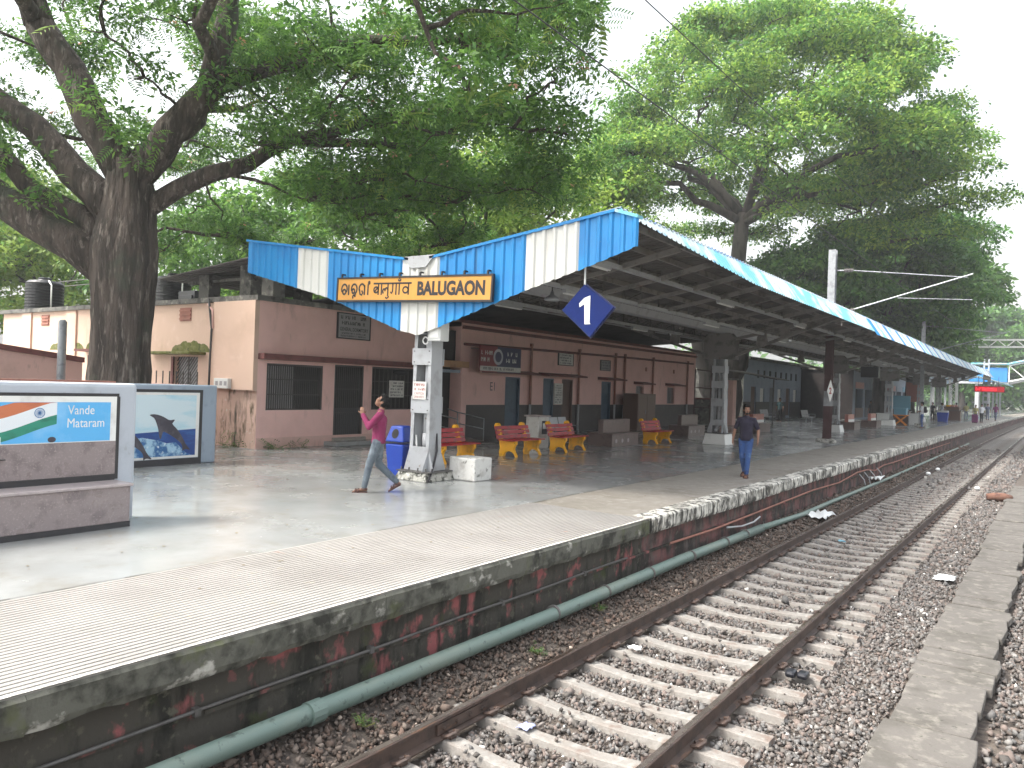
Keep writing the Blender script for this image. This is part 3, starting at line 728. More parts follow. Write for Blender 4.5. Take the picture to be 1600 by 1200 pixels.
# hanging diamond with the platform number
dm = thing('platform_number_sign', 'dark blue diamond platform sign with a white numeral 1', 'sign', (-6.77, 11.78, 2.9))
MB().prism([(-6.83, 3.80), (-7.27, 3.36), (-6.69, 2.88), (-6.25, 3.38)], 'y', 11.76, 11.80).build('panel', 'navy', dm)
mb = MB(); fr = ((0, 11.7565, 0), (1, 0, 0), (0, 0, 1))
for poly in ([(-6.82, 3.56), (-6.70, 3.60), (-6.70, 3.13), (-6.80, 3.13)], [(-6.82, 3.56), (-6.80, 3.46), (-6.91, 3.40), (-6.92, 3.47)], [(-6.86, 3.17), (-6.64, 3.17), (-6.64, 3.10), (-6.86, 3.10)][:0] or [(-6.80, 3.13), (-6.70, 3.13), (-6.68, 3.10), (-6.80, 3.10)]):
    mb.prism(poly, 'y', 11.754, 11.7565)
mb.build('numeral', 'white_paint', dm)
MB().bar((-6.83, 11.78, 3.79), (-6.84, 11.78, 4.35), .025, .025).build('hanger', 'white_paint', dm)
MB().prism([(-6.83, 3.83), (-7.30, 3.36), (-6.69, 2.85), (-6.22, 3.38)], 'y', 11.801, 11.812).build('backing_rim', 'board_navy', dm)

# caution notice, junction box and camera on the first column
nt = thing('caution_notice', 'small white caution notice fixed to the nearest steel column', 'sign', (-10.6, 11.8, 1.95))
MB().box(-10.79, -10.44, 11.776, 11.786, 1.64, 2.0).build('panel', 'notice', nt)
lettering('printed_text', 'CAUTION', 'ink_red', nt, ((-10.745, 11.7745, 1.735), (1, 0, 0), (0, 0, 1)), .26, .05)
lettering('printed_text', '25000 VOLTS', 'ink_red', nt, ((-10.745, 11.7745, 1.665), (1, 0, 0), (0, 0, 1)), .26, .045)
scribble('printed_text', 'ink_red', nt, ((-10.76, 11.7745, 1.80), (1, 0, 0), (0, 0, 1)), .3, .18, 2, 3)
jb = thing('junction_box', 'white electrical box with conduit under the name board', 'junction box', (-10.2, 11.9, 2.85))
MB().box(-10.36, -10.02, 11.68, 11.95, 2.82, 3.2).build('casing', 'box_white', jb, bevel=.02)
MB().box(-10.30, -10.06, 11.664, 11.68, 2.88, 3.15).build('lid', 'white_paint', jb, bevel=.008)
MB().box(-10.5, -10.38, 11.72, 11.8, 2.95, 3.18).build('meter', 'steel_galv', jb)
for k in range(3): MB().bar((-10.47, 11.71, 3.0 + .06*k), (-10.41, 11.71, 3.0 + .06*k), .03, .03).build('switch', 'black_paint', jb)
MB().tube([(-10.44 + .07*math.cos(a), 11.72, 2.83 + .07*math.sin(a)) for a in np.linspace(0, 6.28, 17)], .015, 6).build('conduit_loop', 'box_white', jb, smooth=True)

# tube lights under the roof
def tube_light(x, y, z, label, L=1.2):
    t = thing('tube_light', label, 'tube light', (x, y, z), 0, 'tube lights under the canopy roof')
    MB().box(-.05, .05, -L/2, L/2, -.02, .05).build('housing', 'steel_pale', t, world=False)
    for s in (-1, 1): MB().tube([(s*.03, -L/2+.03, -.035), (s*.03, L/2-.03, -.035)], .014, 6).build('tube', 'tube_white', t, world=False)
    return t
for i, y in enumerate((13.3, 20.6, 28.0, 35.5, 43, 50, 57)):
    tube_light(-7.5 + cx(y), y, 4.41, ('twin tube light on the track side girder, nearest the gable', 'second twin tube light along the track side girder', 'third twin tube light along the track side girder', 'fourth twin tube light along the track side girder', 'tube light on the track side girder above the granite seats', 'sixth tube light along the track side girder', 'farthest tube light along the track side girder')[i])
for i, y in enumerate((15.2, 23.5, 31, 38.5, 46, 53)):
    tube_light(-9.0 + cx(y), y, 4.10, ('tube light on the inner girder behind the blue diamond sign', 'second tube light along the inner girder', 'third tube light along the inner girder', 'fourth tube light along the inner girder', 'fifth tube light along the inner girder', 'farthest tube light along the inner girder')[i])
for i, y in enumerate((17, 25, 33, 41)):
    tube_light(-12.2, y, 4.12, ('tube light above the nearest red and yellow bench', 'tube light above the station building front', 'tube light over the far pink wall', 'tube light near the end of the pink wall')[i])
# round fan lamp behind the diamond sign
fan = thing('flood_lamp', 'small grey flood lamp hanging behind the blue diamond sign', 'lamp', (-9.3, 14.6, 4.0))
MB().lathe([(.03, .2), (.05, .12), (.17, .04), (.18, 0), (.15, -.02)], (-9.3, 14.6, 3.92), 16).build('shade', 'steel_galv', fan, smooth=True)
MB().bar((-9.3, 14.6, 4.1), (-9.3, 14.6, 4.4), .02, .02).build('rod', 'steel_dark', fan)
# ------------------------------------------------------------------ station building
def wall_x(X, y0, y1, z0, z1, ops, d=.22, sgn=1):
    """wall face at X looking to +x (sgn 1); ops = (ya,yb,za,zb); reveals go d into the wall"""
    mb = MB(); Yk = sorted({y0, y1, *[o[0] for o in ops], *[o[1] for o in ops]}); Zk = sorted({z0, z1, *[o[2] for o in ops], *[o[3] for o in ops]})
    for a, b in zip(Yk[:-1], Yk[1:]):
        for c, e in zip(Zk[:-1], Zk[1:]):
            ym, zm = (a+b)/2, (c+e)/2
            if any(o[0] < ym < o[1] and o[2] < zm < o[3] for o in ops): continue
            mb.quad((X, a, c), (X, b, c), (X, b, e), (X, a, e))
    for a, b, c, e in ops:
        x2 = X - sgn*d
        mb.quad((X, a, c), (X, b, c), (x2, b, c), (x2, a, c)); mb.quad((X, a, e), (x2, a, e), (x2, b, e), (X, b, e))
        mb.quad((X, a, c), (x2, a, c), (x2, a, e), (X, a, e)); mb.quad((X, b, c), (X, b, e), (x2, b, e), (x2, b, c))
    return mb
sb = thing('station_building', 'long pink single storey station building with maroon sunshades behind the canopy', 'building', (-22, 28, 0))
BX = -17.8
ops1 = [(13.5, 15.5, 1.06, 2.36), (15.95, 17.15, .22, 2.42), (17.5, 19.5, 1.05, 2.42)]
wall_x(BX, 13.2, 19.7, 0, 4.06, ops1).build('front_wall', 'pink', sb, fixn=False)
mb = MB(); mb.box(-19.5, BX+.015, 13.2, 19.7, 0, .22)
MB().box(BX, BX+.02, 13.22, 19.7, 0, .30).build('skirting', 'pink_low', sb)
MB().box(-33.8, BX-.25, 13.5, 44.2, 0, 3.9).build('rear_mass', 'dark_inside', sb)
ops2 = [(24.75, 25.75, .25, 2.3), (27.5, 28.3, .25, 2.32), (29.0, 29.9, .25, 2.32), (32.6, 33.5, .25, 2.3), (36.3, 37.2, 1.25, 2.15), (40.2, 41.2, 1.25, 2.15)]
wall_x(BX, 21.9, 44.2, 0, 4.2, ops2).build('front_wall', 'pink', sb, fixn=False)
# end of the block beyond the last drain pipe
MB().quad((BX, 44.2, 0), (-33, 44.2, 0), (-33, 44.2, 4.2), (BX, 44.2, 4.2)).build('end_wall', 'pink', sb, fixn=False)
# recessed entrance with a ramp
MB().quad((-19.4, 19.7, 0), (-19.4, 21.9, 0), (-19.4, 21.9, 4.06), (-19.4, 19.7, 4.06)).build('recess_wall', 'pink', sb, fixn=False)
mb = MB(); mb.quad((BX, 19.7, 0), (-19.4, 19.7, 0), (-19.4, 19.7, 4.06), (BX, 19.7, 4.06)); mb.build('recess_side', 'pink', sb, fixn=False); mb = MB(); mb.quad((BX, 21.9, 0), (-19.4, 21.9, 0), (-19.4, 21.9, 4.06), (BX, 21.9, 4.06))
mb.build('recess_side', 'pink', sb, fixn=False)
MB().box(-19.4, BX, 19.7, 21.9, 2.62, 2.78).build('recess_slab', 'terracotta', sb)
MB().box(BX-.35, BX+.3, 19.75, 20.1, .0, 2.55).build('entrance_pillar', 'pink', sb, bevel=.01)
MB().box(BX-.35, BX+.3, 21.65, 21.95, 0, 2.55).build('entrance_pillar', 'pink', sb, bevel=.01)
mat('ochre', (0.42, .24, .12), [((.34, .18, .1), 3, .5, .66, None)], rough=.8)
MB().box(BX-.35, BX+.34, 19.7, 22.0, 2.55, 2.78).build('entrance_beam', 'ochre', sb, bevel=.01)
MB().box(BX-.3, BX+.22, 20.1, 21.65, 2.36, 2.46).build('awning', 'wall_greyblue', sb)
for yy in (20.15, 21.6):
    mb = MB(); mb.tube([(BX+.2, yy, 0), (BX+.2, yy, .95), (BX-1.2, yy, 1.25)], .022, 6); mb.tube([(BX+1.4, yy, 0), (BX+1.4, yy, .78), (BX+.2, yy, .95)], .022, 6); mb.tube([(BX+1.4, yy, .42), (BX+.2, yy, .55)], .018, 6)
    mb.build('ramp_rail', 'steel_galv', sb, smooth=True)
MB().prism([(BX+1.5, 0.004), (BX-1.5, .25), (BX-1.5, 0.004)], 'y', 20.2, 21.55).build('ramp', 'apron', sb)
# roof slab edges and parapets
MB().box(-33.9, BX+.06, 13.08, 19.75, 4.06, 4.2).build('roof_slab', 'roof_edge', sb)
MB().box(-33.9, BX+.06, 19.751, 44.3, 4.2, 4.32).build('roof_slab', 'maroon', sb)
MB().box(BX+.001, BX+.09, 21.95, 44.2, 3.98, 4.10).build('cornice', 'maroon', sb)
# continuous maroon band over the near windows
MB().box(BX+.001, BX+.26, 13.2, 19.68, 2.46, 2.62).build('sunshade_band', 'maroon', sb, bevel=.01)
MB().box(BX-.18, BX+.12, 15.9, 17.2, .02, .22).build('door_step', 'apron', sb)
MB().box(BX, BX+.55, 15.6, 19.6, .005, .13).build('step', 'floor', sb, bevel=.015)
def grille(y0, y1, z0, z1, nb, name='window', panel=None):
    w = MB().box(BX-.21, BX-.19, y0, y1, z0, z1).build(name, 'dark_inside', sb)
    mb = MB()
    for i in range(nb + 1):
        y = y0 + .03 + (y1-y0-.06)*i/nb; mb.bar((BX-.1, y, z0), (BX-.1, y, z1), .022, .022)
    for k in range(4): mb.box(BX-.115, BX-.085, y0, y1, z0 + (z1-z0-.03)*k/3, z0 + (z1-z0-.03)*k/3 + .03)
    mb.build('grille', 'grille', w)
    mb = MB(); mb.box(BX-.16, BX-.02, y0, y0+.05, z0, z1); mb.box(BX-.16, BX-.02, y1-.05, y1, z0, z1); mb.box(BX-.16, BX-.02, y0+.05, y1-.05, z1-.05, z1)
    mb.build('frame', 'grille', w)
    return w
w1 = grille(13.5, 15.5, 1.06, 2.36, 26)
mb = MB().box(BX-.17, BX-.14, 13.58, 14.55, 1.1, 2.3); mb.build('shutter', 'notice_grey', w1)
d1 = grille(15.95, 17.15, .22, 2.42, 14, 'door'); MB().box(BX-.17, BX-.12, 16.0, 17.1, .24, 1.1).build('lower_panel', 'door_grey', d1)
w2 = grille(17.5, 19.5, 1.05, 2.42, 10)
MB().box(BX-.07, BX-.06, 18.35, 19.05, 1.45, 2.0).build('notice_sheet', 'notice', w2)
scribble('printed_text', 'ink_dark', w2, ((BX-.0575, 18.38, 1.47), (0, 1, 0), (0, 0, 1)), .64, .5, 5, 5)
MB().ell((BX-.1, 18.9, 2.28), (.12, .35, .1)).build('cable_bundle', 'cloth_black', w2)
for (a, b, z0, z1), m in zip(ops2, ('door_blue', 'door_blue', 'door_brown', 'door_blue', 'window', 'window')):
    if m == 'window':
        w = MB().box(BX-.2, BX-.17, a, b, z0, z1).build('window', 'notice_grey', sb)
        mb = MB()
        for i in range(6): mb.bar((BX-.1, a + .05 + (b-a-.1)*i/5, z0), (BX-.1, a + .05 + (b-a-.1)*i/5, z1), .02, .02)
        mb.build('grille', 'grille', w)
    else:
        w = MB().box(BX-.14, BX-.09, a+.06, b-.06, z0, z1-.06).build('door', m, sb)
        mb = MB(); mb.box(BX-.18, BX+.015, a, a+.06, z0, z1); mb.box(BX-.18, BX+.015, b-.06, b, z0, z1); mb.box(BX-.18, BX+.015, a+.06, b-.06, z1-.06, z1); mb.build('frame', m, w)
        mb = MB(); mb.box(BX-.09, BX-.075, a+.16, b-.16, z0+.2, z0+.85); mb.box(BX-.09, BX-.075, a+.16, b-.16, z0+1.05, z1-.25); mb.build('door_panel', m, w, bevel=.006)
for a, b, z in ((23.2, 26.5, 2.42), (27.1, 30.3, 2.42), (32.2, 34.2, 2.38), (36.0, 37.5, 2.25), (39.9, 41.5, 2.25)):
    MB().prism([(BX, z), (BX, z+.14), (BX+.55, z+.06), (BX+.55, z-.01)], 'y', a, b).build('sunshade', 'maroon', sb)
for a, b in ((21.96, 24.74), (25.76, 27.49), (28.31, 28.99), (29.91, 32.59), (33.51, 44.2)):
    MB().box(BX+.001, BX+.02, a, b, 0, 1.2).build('tiled_dado', 'dado', sb)
for i, y in enumerate((26.4, 30.3, 33.8, 34.8, 38.1, 42.8)):
    o = MB().tube([(BX+.09, y, 3.62), (BX+.09, y, 1.22)], .055, 8).build('drain_pipe', 'terracotta', sb, smooth=True)
    MB().tube([(BX+.09, y, 1.22), (BX+.09, y, 0)], .055, 8).build('lower_pipe', 'steel_pale', o, smooth=True)
    MB().tube([(BX+.09, y, 3.6), (BX+.09, y, 3.72)], .075, 8).build('hopper', 'terracotta', o, smooth=True)
MB().tube([(BX+.09, 22.0, 3.42), (BX+.09, 26.5, 3.48), (BX+.09, 35, 3.56), (BX+.09, 43.6, 3.6)], .05, 8).build('service_pipe', 'maroon', sb, smooth=True)
for y, s in ((24.9, .22), (32.9, .3), (28.6, .16), (37.3, .16), (40.9, .16)):
    MB().box(BX+.001, BX+.03, y, y + s, 2.95, 2.95 + s*1.3).build('vent', 'terracotta' if s < .25 else 'maroon', sb)
lettering('painted_mark', 'E1', 'ink_dark', sb, ((BX+.004, 23.75, 1.75), (0, 1, 0), (0, 0, 1)), .3, .32)
# stained / cream side wall, facing the camera
SY = 13.2
mb = MB()
sops = [(-21.85, -20.6, 1.2, 2.5)]
def wall_y(Y, x0, x1, z0, z1, ops, d=.2):
    mb = MB(); Xk = sorted({x0, x1, *[o[0] for o in ops], *[o[1] for o in ops]}); Zk = sorted({z0, z1, *[o[2] for o in ops], *[o[3] for o in ops]})
    for a, b in zip(Xk[:-1], Xk[1:]):
        for c, e in zip(Zk[:-1], Zk[1:]):
            if any(o[0] < (a+b)/2 < o[1] and o[2] < (c+e)/2 < o[3] for o in ops): continue
            mb.quad((a, Y, c), (b, Y, c), (b, Y, e), (a, Y, e))
    for a, b, c, e in ops:
        y2 = Y + d
        mb.quad((a, Y, c), (b, Y, c), (b, y2, c), (a, y2, c)); mb.quad((a, Y, e), (b, Y, e), (b, y2, e), (a, y2, e))
        mb.quad((a, Y, c), (a, y2, c), (a, y2, e), (a, Y, e)); mb.quad((b, Y, c), (b, y2, c), (b, y2, e), (b, Y, e))
    return mb
wall_y(SY, -33.7, -19.7, 0, 4.06, [(-21.85, -20.6, 1.2, 2.5), (-26.9, -25.2, 1.2, 2.6)]).build('side_wall', 'cream', sb, fixn=False)
MB().box(-19.7, BX-.003, SY-.14, SY+.2, 1.6, 4.055).build('side_wall_upper', 'cream', sb)
MB().quad((-19.7, SY+.02, 0), (BX, SY+.02, 0), (BX, SY+.02, 1.6), (-19.7, SY+.02, 1.6)).build('side_wall_lower', 'cream_stained', sb, fixn=False)
MB().quad((-33.7, SY, 0), (-33.7, 44, 0), (-33.7, 44, 4.06), (-33.7, SY, 4.06)).build('side_wall', 'cream', sb, fixn=False)
for a, b in ((-21.85, -20.6), (-26.9, -25.2)):
    w = MB().box(a, b, SY+.17, SY+.19, 1.2, 2.55).build('window', 'notice_grey', sb)
    mb = MB()
    for k in np.arange(-1.3, b-a, .13):
        q0 = max(a, a+k); q1 = min(b, a+k+1.3)
        if q1 > q0: mb.bar((q0, SY+.12, 1.2 + (q0-a-k)), (q1, SY+.12, 1.2 + (q1-a-k)), .018, .018)
    mb.bar(((a+b)/2, SY+.1, 1.2), ((a+b)/2, SY+.1, 2.5), .05, .03)
    mb.build('grille', 'grille', w)
    mb = MB(); mb.box(a-.12, a, SY-.02, SY+.03, 1.2, 2.5); mb.build('frame', 'maroon', w)
MB().prism([(-23.0, 2.55), (-20.2, 2.55), (-20.2, 2.63), (-23.0, 2.63)], 'y', SY-.55, SY+.0).build('sunshade', 'moss', sb, bevel=.02)
MB().prism([(-27.2, 2.62), (-24.9, 2.62), (-24.9, 2.7), (-27.2, 2.7)], 'y', SY-.4, SY+.0).build('sunshade', 'maroon', sb)
def moss_patch(x0, x1, z0, z1):
    mb = MB(); n = 26; top = []; 
    for i in range(n+1):
        t = i/n; top.append((x0 + (x1-x0)*t, z0 + (z1-z0)*(math.sin(math.pi*t)**.45)*(.86 + .1*math.sin(i*.9) + .04*math.sin(i*2.7))))
    mb.prism(top + [(x1, z0), (x0, z0)], 'y', SY-.006, SY-.001)
    return mb.build('moss_patch', 'moss', sb)
moss_patch(-22.0, -20.0, 2.63, 3.0); moss_patch(-29.8, -27.3, 2.68, 3.05); moss_patch(-27.2, -25.0, 2.72, 3.1)
for x in (-31.6, -28.2): MB().box(x-.35, x+.35, SY-.06, SY-.002, 0, 4.05).build('pilaster', 'cream', sb)
for x in (-25.4, -21.3, -30.2):
    v = MB().box(x-.3, x+.3, SY-.012, SY-.002, 3.55, 3.95).build('vent', 'terracotta', sb)
    for k in range(3): MB().box(x-.28, x+.28, SY-.045, SY-.012, 3.6 + .12*k, 3.65 + .12*k).build('louvre', 'terracotta', v)
MB().tube([(-19.9, SY-.17, 4.15), (-19.85, SY-.17, 3.9), (-19.72, SY-.17, 3.3), (-19.75, SY-.17, 2.4), (-19.76, SY-.17, 1.5)], .035, 6).build('cable', 'wire', sb, smooth=True)
MB().tube([(-19.95, SY-.16, 4.0), (-19.72, SY-.16, 3.82), (-19.68, SY-.16, 3.3)], .03, 6).build('conduit', 'pink', sb, smooth=True)
MB().box(-19.4, -18.75, SY-.26, SY-.14, 1.62, 1.9).build('meter_box', 'box_white', sb, bevel=.01)
for k in range(3): MB().box(-19.32 + .2*k, -19.2 + .2*k, SY-.265, SY-.26, 1.7, 1.82).build('meter_window', 'notice_grey', sb)

# dark shed roof on pillars over the building end
sh = thing('rooftop_shed', 'dark sloping sheet roof on short concrete pillars above the pink building', 'shed', (-20, 15.5, 4.2))
for (ya, n_, zl, xr, zr) in ((13.0, 25, 4.85, -17.2, 5.3), (18.0, 131, 4.62, -15.9, 5.06)):
    mb = MB()
    for i in range(n_):
        y = ya + i*.2
        for (t, h, t2, h2) in ((0, 0, .3, 0), (.3, 0, .45, .03), (.45, .03, .55, .03), (.55, .03, .7, 0), (.7, 0, 1, 0)):
            mb.quad((xr, y + t*.2, zr + h), (xr, y + t2*.2, zr + h2), (-22.6, y + t2*.2, zl + h2), (-22.6, y + t*.2, zl + h))
    o = mb.build('roof_sheet', 'roof_under', sh, fixn=False); s_ = o.modifiers.new('thick', 'SOLIDIFY'); s_.thickness = .02
for y in (19, 24, 29, 34, 39, 43.5): MB().box(-22.4, -22.1, y, y+.3, 4.3, 4.64).build('pillar', 'roof_edge', sh)
for x in (-20.9, -18.9, -17.9):
    for y in (13.7, 17.2): MB().box(x-.25, x+.25, y-.2, y+.2, 4.2, 4.85 + (x+22.2)*.09 - .02).build('pillar', 'roof_edge', sh)
MB().box(-21.9, -17.3, 13.62, 13.78, 4.72, 4.8).build('beam', 'roof_edge', sh)

# water tanks
def tank(x, y, z, r, h, label):
    t = thing('water_tank', label, 'water tank', (x, y, z), 0, 'black plastic roof tanks')
    prof = [(r*.98, 0)]; n = 9
    for i in range(n): a = h*.86*i/n; d = h*.86/n; prof += [(r, a + d*.1), (r, a + d*.7), (r*.95, a + d*.8), (r*.95, a + d)]
    prof += [(r, h*.87), (r*.85, h*.95), (r*.4, h*.985), (r*.38, h*1.0)]
    MB().lathe(prof, (0, 0, 0), 28).build('shell', 'tank_black', t, world=False, smooth=False)
    MB().lathe([(r*.36, h), (r*.36, h*1.05), (r*.3, h*1.07)], (0, 0, 0), 20).build('lid', 'tank_black', t, world=False)
    MB().tube([(r+.12, -.1, -.1), (r+.12, -.1, h*.8), (r*.8, -.1, h*.95)], .03, 6).build('inlet_pipe', 'white_paint', t, world=False, smooth=True)
    return t
tank(-32.2, 14.0, 4.22, .66, 1.2, 'black ribbed water tank with white lettering on the left roof end')
tank(-26.0, 15.6, 4.22, .6, 1.25, 'black water tank half hidden behind the big tree trunk')
tag(MB().box(-25.2, -24.2, 15.3, 16.2, 4.2, 4.85).box(-25.1, -24.3, 15.25, 15.3, 4.3, 4.7).build('roof_cistern', 'tank_black', bevel=.03), 'low dark box cistern beside the trunk on the roof', 'cistern')
rl = thing('roof_railing', 'thin grey pipe railing around the water tank on the roof', 'railing', (-31, 14, 4.2))
for x in (-33.5, -31.2, -28.6): MB().bar((x, 15.3, 4.2), (x, 15.3, 5.65), .03, .03).build('post', 'steel_dark', rl)
MB().bar((-36, 15.3, 5.6), (-28, 15.3, 5.6), .03, .03).build('rail', 'steel_dark', rl)
MB().bar((-36, 15.3, 5.4), (-28, 15.3, 5.4), .03, .03).build('rail', 'steel_dark', rl)

# low compound wall with sloping maroon coping, grey post and spikes
cw = thing('compound_wall', 'low pink yard wall with sloping maroon coping at the left', 'wall', (-22, 8, 0))
MB().prism([(4.0, 0), (10.6, 0), (10.6, 2.2), (4.0, 3.0)], 'x', -22.2, -22.0).build('wall', 'pink_low', cw)
MB().prism([(4.0, 3.0), (10.62, 2.2), (10.62, 2.34), (4.0, 3.14)], 'x', -22.28, -21.92).build('coping', 'maroon', cw)
gp = thing('grey_post', 'plain grey round post standing before the yard wall', 'post', (-20.8, 9.5, 0))
MB().tube([(-20.8, 9.5, 0), (-20.8, 9.5, 3.2), (-20.8, 9.5, 3.26)], [.1, .1, .06], 14).build('shaft', 'steel_galv', gp, smooth=True)
MB().box(-20.95, -20.65, 9.35, 9.65, 0, .05).build('foot_plate', 'steel_dark', gp)
sp = thing('spike_row', 'row of thin iron spikes on the wall beside the tree trunk', 'spikes', (-19, 12, 0))
MB().box(-21.5, -18.6, 11.95, 12.1, 0, 1.7).build('base_wall', 'pink_low', sp)
for k in range(9): MB().bar((-21.4 + k*.33, 12.02, 1.7), (-21.4 + k*.33, 12.02, 2.05), .025, .025).build('spike', 'grille', sp)

# ------------------------------------------------------------------ signboards on the building
def board(name, label, y0, y1, z0, z1, m, frame='black_paint', off=.05, rows=4, ink='ink_dark', seed=2):
    t = thing(name, label, 'sign', (BX + off, (y0+y1)/2, z0))
    MB().box(BX+.004, BX+off, y0, y1, z0, z1).build('panel', m, t)
    mb = MB(); f = .03
    mb.box(BX+.004, BX+off+.015, y0-f, y0, z0-f, z1+f); mb.box(BX+.004, BX+off+.015, y1, y1+f, z0-f, z1+f); mb.box(BX+.004, BX+off+.015, y0, y1, z1, z1+f); mb.box(BX+.004, BX+off+.015, y0, y1, z0-f, z0)
    mb.build('frame', frame, t)
    if rows: scribble('printed_text', ink, t, ((BX+off+.003, y0+.03, z0+.02), (0, 1, 0), (0, 0, 1)), y1-y0-.06, z1-z0-.04, rows, seed)
    return t
b1 = board('dormitory_sign', 'grey trilingual board high on the pink wall above the door', 15.98, 17.28, 3.25, 3.98, 'notice_grey', rows=0)
fr1 = lambda z: ((BX+.053, 16.05, z), (0, 1, 0), (0, 0, 1))
scribble('printed_text', 'black_paint', b1, fr1(3.62), 1.18, .34, 2, 4)
lettering('printed_text', 'GENERAL DORMITORY', 'black_paint', b1, fr1(3.46), 1.16, .11, bold=.01)
scribble('printed_text', 'ink_dark', b1, fr1(3.27), 1.1, .16, 2, 6)
rb = thing('railway_signboard', 'red and navy signboard with a round emblem over the entrance', 'sign', (BX+.6, 23.6, 2.5))
MB().box(BX+.55, BX+.6, 22.3, 23.35, 2.45, 3.4).build('red_panel', 'board_red', rb)
MB().box(BX+.55, BX+.6, 23.351, 24.9, 2.45, 3.4).build('navy_panel', 'board_navy', rb)
MB().box(BX+.6, BX+.604, 22.3, 24.9, 2.48, 2.66).build('lower_stripe', 'notice', rb)
mat('emblem', (0.5, .5, .55), rough=.5)
MB().prism([(23.4 + .3*math.cos(a), 3.02 + .3*math.sin(a)) for a in np.linspace(0, 2*math.pi, 25)[:-1]], 'x', BX+.6, BX+.606).build('emblem', 'emblem', rb)
MB().prism([(23.4 + .2*math.cos(a), 3.02 + .2*math.sin(a)) for a in np.linspace(0, 2*math.pi, 25)[:-1]], 'x', BX+.606, BX+.61).build('emblem_core', 'board_navy', rb)
scribble('printed_text', 'white_paint', rb, ((BX+.603, 22.35, 2.78), (0, 1, 0), (0, 0, 1)), .7, .5, 2, 8)
scribble('printed_text', 'white_paint', rb, ((BX+.603, 23.85, 2.78), (0, 1, 0), (0, 0, 1)), 1.0, .5, 2, 9)
scribble('printed_text', 'ink_dark', rb, ((BX+.607, 22.35, 2.5), (0, 1, 0), (0, 0, 1)), 2.5, .15, 1, 10)
for yy in (22.5, 24.7): MB().bar((BX, yy, 3.3), (BX+.56, yy, 3.3), .03, .03).build('bracket', 'grille', rb)
board('notice_board', 'white framed notice board high between drain pipes on the pink wall', 28.6, 29.8, 2.95, 3.45, 'notice', rows=4, seed=11)
board('notice_board', 'smaller grey framed notice board above the far blue door', 32.4, 33.3, 2.85, 3.3, 'notice_grey', rows=3, seed=12)
nb = board('paper_notice', 'white paper notice hung between the blue and brown doors', 28.36, 28.95, 1.25, 2.1, 'notice', 'notice', rows=8, seed=13)

# ------------------------------------------------------------------ wall with flag painting and granite bench
fw = thing('mural_bench_wall', 'granite bench with pale blue back wall painted with a tricolour flag', 'bench', (-10.1, 3.5, 0))
F0, F1 = -1.5, 5.4; WE = 5.66
MB().box(-10.18, -9.76, F0, F1-.04, .07, .525).build('bench_base', 'granite', fw, bevel=.006)
MB().box(-10.2, -9.73, F0, F1-.01, .525, .56).build('seat_slab', 'granite_top', fw, bevel=.008)
MB().box(-10.19, -9.755, F0, F1-.035, 0, .07).build('base_skirting', 'granite_dark', fw)
W0 = -10.2                                # face of the back wall
mb = MB(); mb.box(W0-.3, W0, F0, WE, 0, 1.835); o = mb.build('back_wall', 'wall_paleblue', fw, bevel=.05)
MB().box(W0+.001, W0+.02, F0, 5.37, .56, .64).build('dark_band', 'granite_dark', fw)
MB().box(W0+.001, W0+.014, F0, 5.37, .64, 1.075).build('granite_panel', 'granite', fw)
MB().box(W0+.001, W0+.012, F0, 5.40, 1.66, 1.70).build('dark_border', 'granite_dark', fw)
MB().box(W0+.001, W0+.012, 5.37, 5.415, .57, 1.66).build('dark_border', 'granite_dark', fw)
MB().box(W0+.001, W0+.012, F0, 5.37, 1.075, 1.66).build('white_margin', 'white_paint', fw)
MB().box(W0+.012, W0+.015, F0, 5.29, 1.085, 1.585).build('painted_sky', 'sky_paint', fw)
def paint(name, poly, m, d=.018): return MB().prism(poly, 'x', W0+.0152, W0+d).build(name, m, fw)
# waving tricolour: three flowing bands (y, z)
fy = np.linspace(3.4, 4.62, 16)
def wav(y, b): return b + .30*(y-4.0) + .012*math.sin((y-3.4)*7)
L1 = [(y, wav(y, 1.40)) for y in fy]; L2 = [(y, wav(y, 1.235)) for y in fy]; L3 = [(y, wav(y, 1.12)) for y in fy]; L4 = [(y, wav(y, 1.09)) for y in fy]
cl = lambda l: [(y, min(1.582, max(1.088, z))) for y, z in l]
paint('saffron_band', cl([(y, z+.1) for y, z in L1][::-1]) and cl(L1 + [(y, z+.15) for y, z in L1][::-1]), 'flag_saffron')
paint('white_band', cl(L2 + L1[::-1]), 'flag_white'); paint('green_band', cl(L3 + L2[::-1]), 'flag_green')
paint('white_fold', cl([(3.6, 1.09), (4.0, 1.09), (4.0, 1.17), (3.7, 1.14)]), 'flag_white', .0185)
mb = MB()
for k in range(24):
    a = 2*math.pi*k/24; c0 = (4.42, wav(4.42, 1.318)); mb.bar((W0+.0185, c0[0], c0[1]), (W0+.0185, c0[0] + .055*math.cos(a), c0[1] + .055*math.sin(a)), .004, .003)
mb.tube([(W0+.0185, 4.42 + .058*math.cos(a), wav(4.42, 1.318) + .058*math.sin(a)) for a in np.linspace(0, 6.283, 25)], .004, 4)
mat('chakra', (.08, .2, .42), rough=.6); mb.build('wheel_emblem', 'chakra', fw)
mb = MB(); mb.ell((W0+.016, 4.57, 1.12), (.004, .05, .035)); mb.build('bird_mark', 'ink_dark', fw)
lettering('painted_words', 'Vande', 'white_paint', fw, ((W0+.0165, 4.75, 1.43), (0, 1, 0), (0, 0, 1)), .33, .115, bold=0)
lettering('painted_words', 'Mataram', 'white_paint', fw, ((W0+.0165, 4.75, 1.265), (0, 1, 0), (0, 0, 1)), .46, .115, bold=0)
MB().box(W0+.014, W0+.045, 3.86, 4.05, .895, .905).build('scuff_ledge', 'granite_dark', fw)

